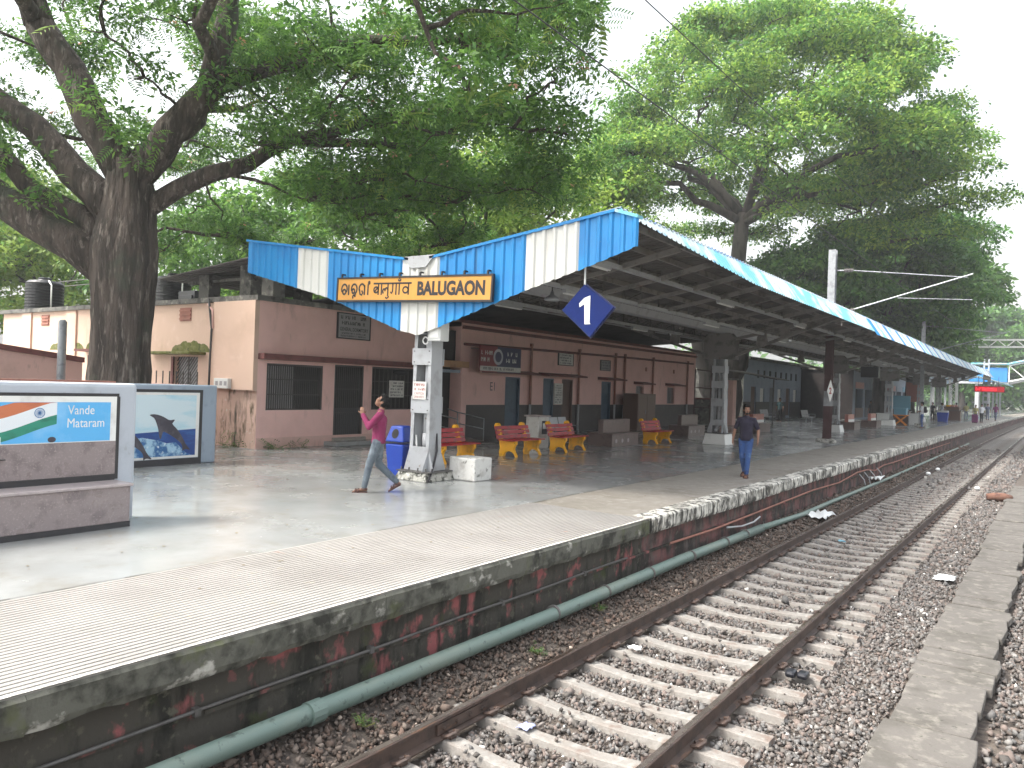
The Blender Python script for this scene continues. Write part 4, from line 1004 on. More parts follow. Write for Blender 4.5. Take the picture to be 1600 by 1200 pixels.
dw = thing('mural_wall', 'grey blue wall with a painted panel of leaping dolphins', 'wall', (-15.7, 8, 0))
D0 = -15.65
MB().box(D0-.28, D0, 1.0, 10.55, 0, 1.75).build('wall', 'wall_greyblue', dw, bevel=.04)
MB().box(D0-.33, D0+.03, 1.0, 8.2, 1.75, 1.79).build('coping', 'terracotta', dw)
MB().box(D0+.001, D0+.012, 6.1, 10.18, .0, .14).build('dark_band', 'granite_dark', dw)
MB().box(D0+.001, D0+.010, 6.1, 10.18, 1.58, 1.64).build('dark_border', 'granite_dark', dw)
MB().box(D0+.001, D0+.010, 10.11, 10.18, .14, 1.58).build('dark_border', 'granite_dark', dw)
MB().box(D0+.001, D0+.013, 6.2, 10.1, .15, 1.575).build('white_margin', 'white_paint', dw)
MB().box(D0+.013, D0+.016, 6.3, 10.02, .2, 1.52).build('painted_sky', 'paint_pale', dw)
def dpaint(name, poly, m, d): return MB().prism(poly, 'x', D0+.0162, D0+d).build(name, m, dw)
dpaint('painted_sea', [(6.3, .2), (10.02, .2), (10.02, .78), (8.4, .70), (6.3, .66)], 'sea_blue', .018)
dpaint('painted_foam', [(6.3, .2), (9.95, .2), (9.8, .26), (9.55, .5), (9.35, .48), (9.15, .55), (8.8, .62), (8.2, .55), (7.6, .7), (6.3, .55)], 'foam', .0195)
def chaikin(p, it=2):
    for _ in range(it):
        q = []
        for (a, b), (c, d) in zip(p, p[1:] + p[:1]): q += [(a*.75 + c*.25, b*.75 + d*.25), (a*.25 + c*.75, b*.25 + d*.75)]
        p = q
    return p
def dolphin(oy, oz, s):
    pts = [(0, .60), (.10, .615), (.2, .60), (.34, .55), (.46, .47), (.60, .50), (.55, .43), (.52, .40), (.66, .27), (.78, .10), (.86, -.06), (1.0, -.2), (.84, -.15), (.78, -.22), (.79, -.06),
           (.62, .08), (.42, .2), (.32, .25), (.30, .16), (.28, .06), (.24, .12), (.22, .28), (.18, .40), (.13, .52), (.06, .565)]
    return chaikin([(oy + a*s, oz + b*s) for a, b in pts])
dpaint('painted_dolphin', dolphin(8.93, .50, 1.0), 'dolphin_paint', .022)
dpaint('painted_dolphin', dolphin(8.05, .34, 1.0), 'dolphin_paint', .022)

# ------------------------------------------------------------------ red and yellow benches
def make_bench():
    t = thing('platform_bench', '', 'bench', (0, 0, 0), 0, 'red and yellow benches facing the track')
    for y in (-.58, .58):
        side = [(.27, 0), (.22, .09), (.15, .14), (.06, .155), (-.03, .14), (-.1, .09), (-.13, 0), (-.27, 0), (-.29, .1), (-.26, .22), (-.285, .40), (-.34, .62), (-.40, .80), (-.33, .83), (-.27, .66), (-.21, .46), (.0, .43), (.2, .44), (.285, .45), (.29, .36), (.235, .30), (.21, .22), (.25, .12), (.30, .05), (.31, 0)]
        o = MB().prism(side, 'y', y - .05, y + .05).build('support', 'bench_yellow', t, world=False, bevel=.008)
        mb = MB(); mb.tube([(-.4, y - .06, .84), (-.4, y + .06, .84)], .075, 16); mb.build('scroll', 'bench_yellow', o, world=False, smooth=False, bevel=.008)
    for k in range(4): MB().box(-.2 + k*.13, -.085 + k*.13, -.80, .80, .445, .475).build('seat_slat', 'bench_red', t, world=False, bevel=.006)
    for k, (x, z) in enumerate(((-.245, .53), (-.285, .655), (-.325, .775))):
        MB().prism([(x, z - .052), (x + .03, z - .045), (x, z + .055), (x - .03, z + .05)], 'y', -.8, .8).build('back_slat', 'bench_red', t, world=False, bevel=.004)
    return t
bench = make_bench()
spots = [((-12.45, 15.1), 'red and yellow bench half hidden by the nearest steel column'), ((-12.45, 18.15), 'second red and yellow bench, right of the nearest column'),
         ((-12.45, 20.75), 'third red and yellow bench, beside the white pedestal'), ((-12.25, 26.9), 'red and yellow bench standing alone past the granite block seat')]
for i, ((x, y), lb) in enumerate(spots):
    o = bench if i == 0 else copy_tree(bench)
    o.location = (x, y, 0); o.rotation_euler.z = random.uniform(-.03, .03); o['label'] = lb

# granite block seats
def block_seat(x, y, L, label, back=True, white=False):
    t = thing('granite_seat', label, 'bench', (x, y, 0), 0, 'granite block seats under the canopy')
    MB().box(-.5, .45, -L/2, L/2, 0, .42).build('base', 'granite_brown_shaded', t, world=False, bevel=.01)
    MB().box(-.52, .47, -L/2-.02, L/2+.02, .42, .455).build('seat_slab', 'granite_brown_shaded', t, world=False, bevel=.006)
    MB().box(-.1, .1, -L/2, L/2, .456, .92).build('backrest', 'seat_red' if white else 'granite_brown_shaded', t, world=False, bevel=.01)
    if white: MB().box(.101, .112, -L/2+.02, L/2-.02, .47, .62).build('pale_panel', 'white_paint', t, world=False)
    else:
        for k in range(3): MB().tube([(.451, -L/2 + .3 + k*.45, .2), (.458, -L/2 + .3 + k*.45, .2)], .07, 12).build('round_inlay', 'granite_top', t, world=False)
    return t
block_seat(-12.75, 24.4, 2.0, 'long granite block seat between the third bench and the lone bench')
block_seat(-13.7, 33.3, 1.9, 'brown granite seat just left of the white column plinth')
block_seat(-12.9, 40.6, 1.8, 'granite seat with pale back panel right of the white plinth', white=True)
block_seat(-10.4, 50.6, 1.7, 'granite seat with reddish back right of the mast', white=True)
block_seat(-10.2, 56.4, 1.7, 'farther granite seat with reddish back near the fourth column', white=True)
# white pedestal with a dark poster
pd = thing('white_pedestal', 'white stone pedestal with dark poster between two red benches', 'pedestal', (-13.7, 20.7, 0))
MB().box(-13.95, -13.45, 20.6, 21.2, 0, 1.0).build('body', 'notice', pd, bevel=.02)
MB().box(-13.449, -13.44, 20.78, 21.08, .45, .88).build('poster', 'ink_dark', pd)
MB().box(-13.439, -13.436, 20.82, 21.04, .62, .8).build('poster_mark', 'white_paint', pd)
MB().box(-14.0, -13.4, 20.55, 21.25, 1.0, 1.05).build('top', 'granite_top', pd, bevel=.01)

# steel perforated chairs
def steel_seat(x, y, n, label, rz=0):
    t = thing('steel_chair_row', label, 'chairs', (x, y, 0), rz, 'steel waiting chairs near the wall')
    for k in range(n):
        o = MB().box(-.25, .25, k*.58, k*.58 + .52, .42, .45).build('seat', 'seat_metal', t, world=False, bevel=.01)
        MB().prism([(-.25, .46), (-.22, .46), (-.34, .92), (-.37, .92)], 'y', k*.58, k*.58 + .52).build('backrest', 'seat_metal', t, world=False)
    MB().bar((0, 0, .4), (0, n*.58, .4), .06, .05).build('beam', 'steel_dark', t, world=False)
    for y_ in (.1, n*.58 - .1):
        MB().bar((.25, y_, .01), (-.25, y_, .01), .04, .03).bar((0, y_, .02), (0, y_, .4), .04, .04).bar((.22, y_, .44), (.22, y_, .64), .03, .03).bar((.22, y_, .64), (-.28, y_, .64), .03, .03).build('leg', 'steel_galv', t, world=False)
    return t
steel_seat(-14.0, 22.0, 3, 'steel waiting chairs behind the third red bench')
steel_seat(-16.0, 52.0, 3, 'steel waiting chairs left of the overhead mast in the dark')
steel_seat(-14.5, 56.5, 3, 'steel waiting chairs right of the third column in the shade')

# litter bin
bn = thing('litter_bin', 'blue plastic litter bin with round opening behind the nearest column', 'bin', (-11.25, 11.95, 0))
def frus(x0, y0, x1, y1, z0, z1):
    return MB().add([(-x0, -y0, z0), (x0, -y0, z0), (x0, y0, z0), (-x0, y0, z0), (-x1, -y1, z1), (x1, -y1, z1), (x1, y1, z1), (-x1, y1, z1)], [(3,2,1,0),(4,5,6,7),(0,1,5,4),(1,2,6,5),(2,3,7,6),(3,0,4,7)])
bn.rotation_euler.z = R(8)
frus(.17, .17, .225, .225, .0, .68).build('body', 'bin_blue', bn, world=False, bevel=.02)
MB().box(-.245, .245, -.245, .245, .68, .73).build('rim', 'bin_blue', bn, world=False, bevel=.012)
frus(.235, .235, .15, .15, .73, 1.06).build('hood', 'bin_blue', bn, world=False, bevel=.03)
o = MB().add([(.085*math.cos(a), -(.235 - .2576*(.17 + .1*math.sin(a))) - .005, .90 + .1*math.sin(a)) for a in np.linspace(0, 2*math.pi, 21)[:-1]], [tuple(range(20))]).build('opening', 'dark_inside', bn, world=False, fixn=False)
lettering('lettering', 'Trash', 'white_paint', bn, ((0, 0, 0), (1, 0, 0), (0, 0, 1)), .2, .07)
lt = bn.children[-1]
lt.rotation_euler = (0, R(-78), 0); lt.location = (.02, -.2145, .28)
for v in lt.data.vertices: v.co += total_off(bn)
# ------------------------------------------------------------------ overhead line mast and cantilever
mat('mast_maroon', (0.075, .03, .03), [((.05, .02, .02), 4, .5, .6, None)], rough=.6)
ms = thing('overhead_line_mast', 'overhead line mast, maroon below and grey above, rising through the canopy', 'mast', (-8.2, 35.5, 0))
def hsec(x, y, z0, z1, s=.15):
    mb = MB(); mb.box(x-s, x+s, y-s, y-s+.02, z0, z1); mb.box(x-s, x+s, y+s-.02, y+s, z0, z1); mb.box(x-.012, x+.012, y-s+.02, y+s-.02, z0, z1); return mb
hsec(-8.2, 35.5, .08, 1.55).build('lower_shaft', 'mast_maroon', ms)
hsec(-8.2, 35.5, 1.55, 2.2).build('middle_shaft', 'steel_pale', ms)
hsec(-8.2, 35.5, 2.2, 4.6).build('upper_shaft', 'mast_maroon', ms)
hsec(-8.2, 35.5, 4.6, 8.35).build('top_shaft', 'steel_galv', ms)
mb = MB(); mb.ell((-8.2, 35.5, .0), (.42, .36, .15), 12, 8); mb.ell((-7.95, 35.35, .02), (.2, .2, .13), 10, 7); mb.ell((-8.45, 35.4, .02), (.2, .22, .14), 10, 7)
mb.build('mortar_collar', 'plinth_dirty', ms)
pl = thing('mast_number_plate', 'small white diamond number plate hung on the maroon mast', 'sign', (-8.0, 35.3, 1.75))
MB().add([(-8.03, 35.10, 2.70), (-8.14, 35.0, 2.22), (-8.03, 35.10, 1.72), (-7.92, 35.2, 2.22), (-8.03, 35.12, 2.70), (-8.14, 35.02, 2.22), (-8.03, 35.12, 1.72), (-7.92, 35.22, 2.22)], [(0,1,2,3),(7,6,5,4),(0,4,5,1),(1,5,6,2),(2,6,7,3),(3,7,4,0)]).build('panel', 'white_paint', pl)
lettering('numeral', '2', 'ink_red', pl, ((-8.066, 35.062, 2.08), (.74, .67, 0), (0, 0, 1)), .11, .28, bold=.03)
def cantilever(x, y, z, reach, label, far=False):
    t = thing('overhead_bracket', label, 'bracket', (x, y, z))
    ex = x + reach
    MB().tube([(x+.15, y, z+.2), (x+.5, y, z+.18)], .03, 6).build('clevis', 'steel_galv', t)
    mb = MB()
    for k in range(6): mb.lathe([(.02, 0), (.085, .02), (.085, .035), (.02, .05)], (0, 0, 0), 12); n = len(mb.v); 
    mb = MB()
    for k in range(6): mb.tube([(x+.5 + k*.06, y, z+.18), (x+.525 + k*.06, y, z+.18)], .085, 10)
    mb.build('insulator', 'insulator', t)
    MB().tube([(x+.86, y, z+.16), (ex, y, z-.35)], .021, 6).build('top_tube', 'steel_galv', t)
    MB().tube([(x+.18, y, z-1.75), (x+.6, y, z-1.6)], .03, 6).build('clevis', 'steel_galv', t)
    mb = MB()
    for k in range(6): mb.tube([(x+.6 + k*.06, y, z-1.6 + k*.015), (x+.625 + k*.06, y, z-1.594 + k*.015)], .085, 10)
    mb.build('insulator', 'insulator', t)
    MB().tube([(x+.95, y, z-1.5), (ex + .2, y, z-.22)], .03, 6).build('bracket_tube', 'steel_galv', t)
    MB().tube([(x+2.6, y, z-1.08), (ex+.2, y, z-1.25)], .014, 6).build('steady_arm', 'steel_galv', t)
    return t
cantilever(-8.2, 35.5, 7.25, 5.1, 'grey overhead line bracket reaching from the mast over the track')
cantilever(-8.0, 62.0, 7.0, 5.0, 'overhead line bracket over the far canopy eave')
m2 = thing('overhead_line_mast', 'distant overhead line mast behind the second bracket', 'mast', (-8.0, 62, 0))
hsec(-8.0, 62, 0, 7.9, .12).build('shaft', 'steel_galv', m2)
MB().box(-8.35, -7.65, 61.7, 62.3, 0, .25).build('footing', 'plinth_dirty', m2)
cw_ = thing('contact_wire', 'thin overhead contact wire above the track', 'wire', (-3.4, 35, 4.9))
MB().tube([(-3.4 + cx(y), y, 4.87 + .25*min(1, max(0, (y-20)/30))) for y in (-5, 5, 15, 25, 35.5, 50, 62, 90, 140)], .0065, 5).build('conductor', 'wire', cw_)
ct_ = thing('catenary_wire', 'upper overhead catenary wire above the contact wire', 'wire', (-3.4, 35, 6.2))
MB().tube([(-3.4 + cx(y), y, z) for y, z in ((-5, 5.9), (0, 5.78), (5, 5.76), (10, 5.86), (18, 6.1), (25, 6.4), (35.5, 6.9), (42, 6.4), (49, 6.2), (56, 6.4), (62, 6.75), (90, 6.2), (130, 6.6))], .0065, 5).build('conductor', 'wire', ct_)
for y in (40, 47, 54): MB().tube([(-3.4, y, 4.87 + .25*min(1, max(0, (y-20)/30))), (-3.4, y, float(np.interp(y, (5, 10, 18, 25, 35.5, 42, 49, 56), (5.76, 5.86, 6.1, 6.4, 6.9, 6.4, 6.2, 6.4))))], .004, 4).build('dropper', 'wire', ct_)

# portal gantry far down the line
g = thing('portal_gantry', 'white lattice portal gantry spanning the tracks in the distance', 'gantry', (-9, 96, 0))
GX0, GX1, GYY = -9.4, 16.0, 96.0
for x in (GX0, GX1):
    mb = MB()
    for s in (-1, 1):
        for q in (-1, 1): mb.bar((x + s*.3, GYY + q*.25, 0), (x + s*.3, GYY + q*.25, 8.5), .1, .1)
    for k in range(12): mb.bar((x-.3, GYY-.25, k*.7), (x+.3, GYY-.25, k*.7 + .7), .06, .06); mb.bar((x+.3, GYY-.25, k*.7), (x-.3, GYY-.25, k*.7 + .7), .06, .06)
    mb.build('leg', 'white_paint', g)
mb = MB()
for z in (7.75, 8.5):
    for q in (-.3, .3): mb.bar((GX0, GYY + q, z), (GX1, GYY + q, z), .14, .14)
k = GX0; s = 1
while k < GX1 - .5: mb.bar((k, GYY-.3, 7.75 if s > 0 else 8.5), (k + .8, GYY-.3, 8.5 if s > 0 else 7.75), .09, .09); k += .8; s = -s
mb.bar((GX0+.3, GYY, 6.6), (GX0+1.3, GYY, 7.75), .12, .12)
mb.build('lattice_beam', 'white_paint', g)
MB().bar((-3.0, GYY, 7.7), (-3.0, GYY, 6.6), .1, .1).build('drop_arm', 'white_paint', g)

# small lattice mast and foot overbridge
lm = thing('lattice_mast', 'slim grey lattice mast behind the canopy end', 'mast', (-7.4, 112, 0))
mb = MB()
for s in (-1, 1): mb.box(-7.4 + s*.25 - .08, -7.4 + s*.25 + .08, 111.9, 112.1, 0, 7.2)
for k in range(9): mb.box(-7.6, -7.2, 111.92, 112.08, k*.78 + .2, k*.78 + .5)
mb.build('shaft', 'steel_pale', lm)
MB().box(-7.8, -7.0, 111.6, 112.4, 0, .3).build('footing', 'plinth_dirty', lm)
fb = thing('foot_overbridge', 'blue roofed foot overbridge with sloping white trusses far away', 'footbridge', (-8, 135, 0))
MB().box(-24, -5.8, 134, 137.4, 4.6, 4.9).build('deck', 'steel_pale', fb)
MB().box(-11, -6.2, 133.9, 134.0, 4.9, 7.0).build('side_cladding', 'fob_blue', fb)
for k in range(6): MB().box(-10.9 + k*.8, -10.84 + k*.8, 133.86, 133.9, 4.9, 7.0).build('cladding_rib', 'fob_blue', fb)
MB().prism([(-24, 7.5), (-6, 7.5), (-6, 7.66), (-24, 7.66)], 'y', 133.4, 138).build('roof_sheet', 'sheet_cyan', fb)
MB().prism([(-6, 7.5), (6, 10.6), (6, 10.8), (-6, 7.7)], 'y', 133.2, 138).build('roof_sheet', 'sheet_cyan', fb)
MB().prism([(-6, 4.6), (6, 7.7), (6, 7.95), (-6, 4.85)], 'y', 134, 137.4).build('ramp_deck', 'steel_pale', fb)
for z in (5.0, 7.3):
    MB().bar((-6, 133.9, z), (6, 133.9, z + 3.1), .2, .2).build('truss_chord', 'white_paint', fb)
for k in range(7):
    MB().bar((-6 + k*1.9, 133.9, 5.0 + k*.49), (-6 + k*1.9, 133.9, 7.3 + k*.49), .13, .13).build('truss_post', 'white_paint', fb)
    if k < 6: MB().bar((-6 + k*1.9, 133.9, 7.3 + k*.49), (-4.1 + k*1.9, 133.9, 5.49 + k*.49), .12, .12).build('truss_brace', 'white_paint', fb)
for x in (-20, -10, 5.5): MB().box(x-.25, x+.25, 134.3, 137, 0, 4.6 if x < 0 else 7.6).build('pier', 'steel_pale', fb)
st_ = thing('flat_roof_shelter', 'small white flat roofed shelter standing above the far canopy', 'shelter', (-12, 108, 0))
MB().box(-15.5, -9.6, 106, 110, 6.4, 6.75).build('roof_slab', 'white_paint', st_, bevel=.03)
for x in (-15, -12.5, -10): MB().bar((x, 107, 0), (x, 107, 6.4), .2, .2).build('post', 'white_paint', st_)
# farther canopy piece with cyan roof
c3 = thing('far_canopy', 'short cyan sheet canopy at the far end of the platform', 'canopy', (-9, 112, 0))
MB().prism([(-5.2, 4.1), (-9.5, 5.3), (-9.5, 5.4), (-5.2, 4.2)], 'y', 104, 128).build('roof_sheet', 'sheet_cyan', c3)
MB().prism([(-9.5, 5.3), (-14, 4.1), (-14, 4.2), (-9.5, 5.4)], 'y', 104, 128).build('roof_sheet', 'sheet_grey', c3)
for y in (105, 112, 119, 126):
    for x in (-12.5, -6.6): MB().bar((x, y, 0), (x, y, 4.5), .22, .22).build('post', 'steel_pale', c3)
# scalloped end valance of the second canopy
va = MB()
for k in range(14):
    y = 84 + k*.62
    va.prism([(y, 4.55), (y + .6, 4.55), (y + .6, 4.2), (y + .3, 4.02), (y, 4.2)], 'x', -6.0 + cx(y), -5.97 + cx(y))
va.build('scalloped_valance', 'steel_canopy', can2)

# red display board
ld = thing('train_display_board', 'long red illuminated train display board hanging over the far platform', 'display board', (-6.3, 95, 3.3))
LX0, LX1, LY = -7.35, -4.55, 95.0
MB().box(LX0, LX1, LY, LY+.3, 2.95, 3.6).build('casing', 'plastic_black', ld)
MB().box(LX0+.08, LX1-.08, LY-.02, LY, 3.0, 3.55).build('face', 'led_face', ld)
scribble('lit_text', 'led_red', ld, ((LX0+.15, LY-.024, 3.04), (1, 0, 0), (0, 0, 1)), LX1-LX0-.3, .48, 1, 21)
for x in (LX0+.4, LX1-.6): MB().bar((x, LY+.15, 3.6), (x, LY+.15, 4.6), .06, .06).build('hanger', 'steel_dark', ld)
# old tv monitor and cctv under the canopy
tv = thing('hanging_monitor', 'black monitor box hung under the canopy beyond the mast', 'monitor', (-9.3, 51, 3.3))
MB().box(-9.9, -8.9, 50.8, 51.3, 3.2, 3.85).build('case', 'plastic_black', tv, bevel=.03)
MB().box(-9.8, -9.0, 50.785, 50.8, 3.28, 3.78).build('screen', 'dark_inside', tv)
MB().bar((-9.4, 51.05, 3.85), (-9.4, 51.05, 4.4), .05, .05).build('hanger', 'steel_dark', tv)
for i, (x, y) in enumerate(((-11.2, 48.0), (-9.5, 58.5), (-12.5, 66))):
    f = thing('ceiling_fan', ('ceiling fan under the canopy above the pale backed seat', 'ceiling fan under the far canopy near the eave', 'farthest ceiling fan under the canopy')[i], 'fan', (x, y, 3.9), 0, 'fans under the far canopy')
    MB().bar((0, 0, 0), (0, 0, .75), .03, .03).build('rod', 'steel_dark', f, world=False)
    MB().lathe([(.05, -.08), (.14, -.04), (.14, .04), (.05, .08)], (0, 0, 0), 14).build('motor', 'steel_galv', f, world=False)
    for k in range(3):
        a = k*2.094 + i; MB().bar((.14*math.cos(a), .14*math.sin(a), 0), (.65*math.cos(a), .65*math.sin(a), .01), .14, .012).build('blade', 'steel_galv', f, world=False)

# ------------------------------------------------------------------ pipe and cables along the platform foot
gp_ = thing('green_pipe', 'green pipeline running along the foot of the platform wall', 'pipe', (-4.93, 10, -.74))
Yp = [0, 2, 4, 6, 8, 10, 12, 14, 16]
MB().tube([(-4.93 + .015*math.sin(y*.9), y, -.745 - .004*y*.2 + .01*math.sin(y*.7)) for y in Yp], .082, 14).build('pipe_length', 'pipe_green', gp_, smooth=True)
MB().tube([(-4.92, 16, -.76), (-4.9, 17.5, -.80), (-4.88, 19, -.83), (-4.9, 22, -.84), (-4.86, 30, -.86), (-4.9 + cx(45), 45, -.87), (-4.9 + cx(60), 60, -.87)], [.06, .06, .058, .055, .05, .05, .05], 10).build('thin_pipe_length', 'pipe_green', gp_, smooth=True)
for y in (2.1, 4.25, 8.0, 9.3, 10.7, 12.3, 13.9, 15.0): MB().tube([(-4.93, y, -.748), (-4.93, y + (.14 if y == 4.25 else .035), -.748)], .098, 14).build('coupling', 'pipe_green' if y == 4.25 else 'steel_dark', gp_, smooth=False)
for y in (5.6, 8.02, 10.72, 13.92, 15.02): MB().bar((-4.93, y, -.83), (-4.93, y, -.98), .04, .03).build('support', 'steel_dark', gp_)
cd = thing('wall_conduit', 'dark conduit fixed along the ledge of the platform wall', 'conduit', (-5.2, 6, -.54))
MB().tube([(-5.20, y, -.525 + .006*math.sin(y*2.1)) for y in np.arange(0, 11, .5)], .014, 6).build('conduit_run', 'steel_dark', cd, smooth=True)
for y in (1.6, 3.4, 5.2, 7.3, 9.2): MB().box(-5.24, -5.18, y, y+.05, -.56, -.5).build('clamp', 'steel_dark', cd)
rp = thing('red_brown_cable', 'thin red brown pipe sagging along the far platform wall', 'cable', (-5.1, 20, -.5))
MB().tube([(-5.16 + cx(y), y, z) for y, z in ((12, -.52), (14, -.55), (16, -.53), (18.5, -.50), (21, -.47), (24, -.52), (26.5, -.40), (28, -.42), (29.5, -.55), (31, -.46), (34, -.5), (40, -.48), (52, -.5))], .02, 6).build('cable_run', 'terracotta', rp, smooth=True)
MB().tube([(-5.1, 14.5, -.58), (-5.05, 15.2, -.64), (-5.0, 15.8, -.62), (-4.98, 16.1, -.55)], .018, 6).build('grey_branch', 'steel_pale', rp, smooth=True)
for k, (ya, dz) in enumerate(((26.5, .3), (27.3, .34), (28.2, .28), (29.4, .32))):
    MB().tube([(-5.1 + .0*k, ya, -.45), (-5.0, ya + .25, -.55 - dz*.3), (-4.95, ya + .2, -.5 - dz)], .016, 6).build('loop', 'steel_pale', rp, smooth=True)

# ------------------------------------------------------------------ litter and odd objects on the track bed
def rag(x, y, z, sx, sy, m, name, label, cat, seed, h=.05):
    rr = random.Random(seed); mb = MB(); n = 7; vs = []
    for i in range(n):
        for j in range(n):
            u, v = i/(n-1)-.5, j/(n-1)-.5
            e = 1 - .25*rr.random() if abs(u) > .4 or abs(v) > .4 else 1
            vs.append((x + sx*u*e, y + sy*v*e, z + h*rr.random()))
    mb.add(vs, [(i*n+j, (i+1)*n+j, (i+1)*n+j+1, i*n+j+1) for i in range(n-1) for j in range(n-1)])
    o = mb.build(name, m, None, smooth=True, fixn=False)
    s = o.modifiers.new('thick', 'SOLIDIFY'); s.thickness = .006
    return tag(o, label, cat)
rag(-4.62, 19.6, -.93, .55, 1.0, 'litter_white', 'plastic_sheet', 'crumpled white plastic sheet beside the green pipe', 'litter', 1, .14)
rag(-4.95, 28.6, -.80, .4, 1.2, 'litter_white', 'plastic_bag', 'torn white plastic bag draped near the thin pipe end', 'litter', 2, .16)
rag(-1.5, 15.1, -1.04, .34, .5, 'litter_white', 'plastic_plate', 'flattened white plate lying on ballast right of the track', 'litter', 3, .03)
rag(-3.78, 5.75, -1.03, .13, .16, 'litter_blue', 'packet', 'small pale blue packet between the rails near the camera', 'litter', 4, .02)
rag(-3.92, 8.2, -1.0, .16, .12, 'litter_white', 'paper_scrap', 'white paper scrap on a sleeper beside the near rail', 'litter', 5, .03)
rag(-3.6, 17.2, -1.02, .15, .15, 'cyan_board', 'wrapper', 'tiny turquoise wrapper between the rails', 'litter', 6, .03)
bt = thing('rubber_block', 'small black rubbery object lying on a sleeper end', 'litter', (-2.2, 8.62, -1.0))
MB().box(-2.32, -2.21, 8.52, 8.67, -1.03, -.955).build('half', 'plastic_black', bt, bevel=.03)
MB().box(-2.205, -2.09, 8.55, 8.70, -1.03, -.958).build('half', 'plastic_black', bt, bevel=.03)
lp = MB(); lp.tube([(-1.75, 28.3, -.97), (-1.55, 28.35, -.95), (-1.3, 28.4, -.95), (-1.1, 28.5, -.97)], [.1, .13, .14, .09], 9)
tag(lp.build('rust_brown_log', 'rust_lump', smooth=True), 'rusty brown lump like a log lying on ballast near the slab path', 'debris')
for i, (x, y) in enumerate(((-4.0, 33.5), (-3.95, 35.9), (-2.2, 31.0))):
    mb = MB(); mb.ell((x, y, -.84 if i < 2 else -1.0), (.09, .12, .07), 9, 6)
    tag(mb.build('white_lump', 'litter_white', smooth=True), ('white lump resting by the near rail, left one', 'white lump resting by the near rail, right one', 'white lump outside the far rail')[i], 'litter')
mb = MB(); rr = random.Random(5)
# ------------------------------------------------------------------ trees
LSC = 1.5
LEAF = dict(dark=np.array([(.022,.055,.014),(.03,.07,.018),(.04,.085,.022),(.05,.10,.022)]), mid=np.array([(.045,.10,.025),(.06,.125,.03),(.08,.15,.035),(.035,.08,.025)]),
            light=np.array([(.11,.17,.035),(.14,.2,.04),(.08,.15,.035),(.17,.23,.05)]))
def quat_mats(q):
    w, x, y, z = q.T
    return np.stack([1-2*(y*y+z*z), 2*(x*y-z*w), 2*(x*z+y*w), 2*(x*y+z*w), 1-2*(x*x+z*z), 2*(y*z-x*w), 2*(x*z-y*w), 2*(y*z+x*w), 1-2*(x*x+y*y)], 1).reshape(-1, 3, 3)
def spray_template(pairs, L, lw, ll):
    """one compound leaf: leaflets in pairs along a drooping rachis; each leaflet a folded diamond (2 tris as a quad)"""
    V = []
    for i in range(pairs):
        t = (i + .6) / pairs; px = L*t; pz = -.35*L*t*t
        for s in (-1, 1):
            c, sn = math.cos(R(58)), math.sin(R(58))
            for (a, b) in ((0, 0), (.5, .5), (1, 0), (.5, -.5)):
                u = a*ll*(1 - .35*abs(t-.45)); v = b*lw
                V.append((px + u*c - v*sn*0 + v*c*0 + v*.2, s*(u*sn) + v*.9, pz - .25*u*a + .04*abs(v)))
    return np.array(V).reshape(-1, 3)
def clump_templates(nv, k, rad, lw, ll, seed=3):
    """clusters of separate leaves: every leaf a pointed quad with its own direction, tips drooping outwards"""
    r = np.random.default_rng(seed); out = np.zeros((nv, k*4, 3))
    for v in range(nv):
        for i in range(k):
            d = r.normal(size=3); d[2] *= .55; d /= np.linalg.norm(d); p = d * rad * r.uniform(.25, 1.0)
            t = d + np.array([0, 0, -.35]) + r.normal(0, .35, 3); t /= np.linalg.norm(t)
            s_ = np.cross(t, r.normal(size=3)*.5 + np.array([0, 0, 1.0])); s_ /= np.linalg.norm(s_)
            L = ll*r.uniform(.7, 1.25); W = lw*r.uniform(.8, 1.2); n_ = np.cross(t, s_)
            out[v, i*4:i*4+4] = (p, p + t*L*.45 + s_*W*.5 - n_*W*.12, p + t*L, p + t*L*.45 - s_*W*.5 - n_*W*.12)
    return out
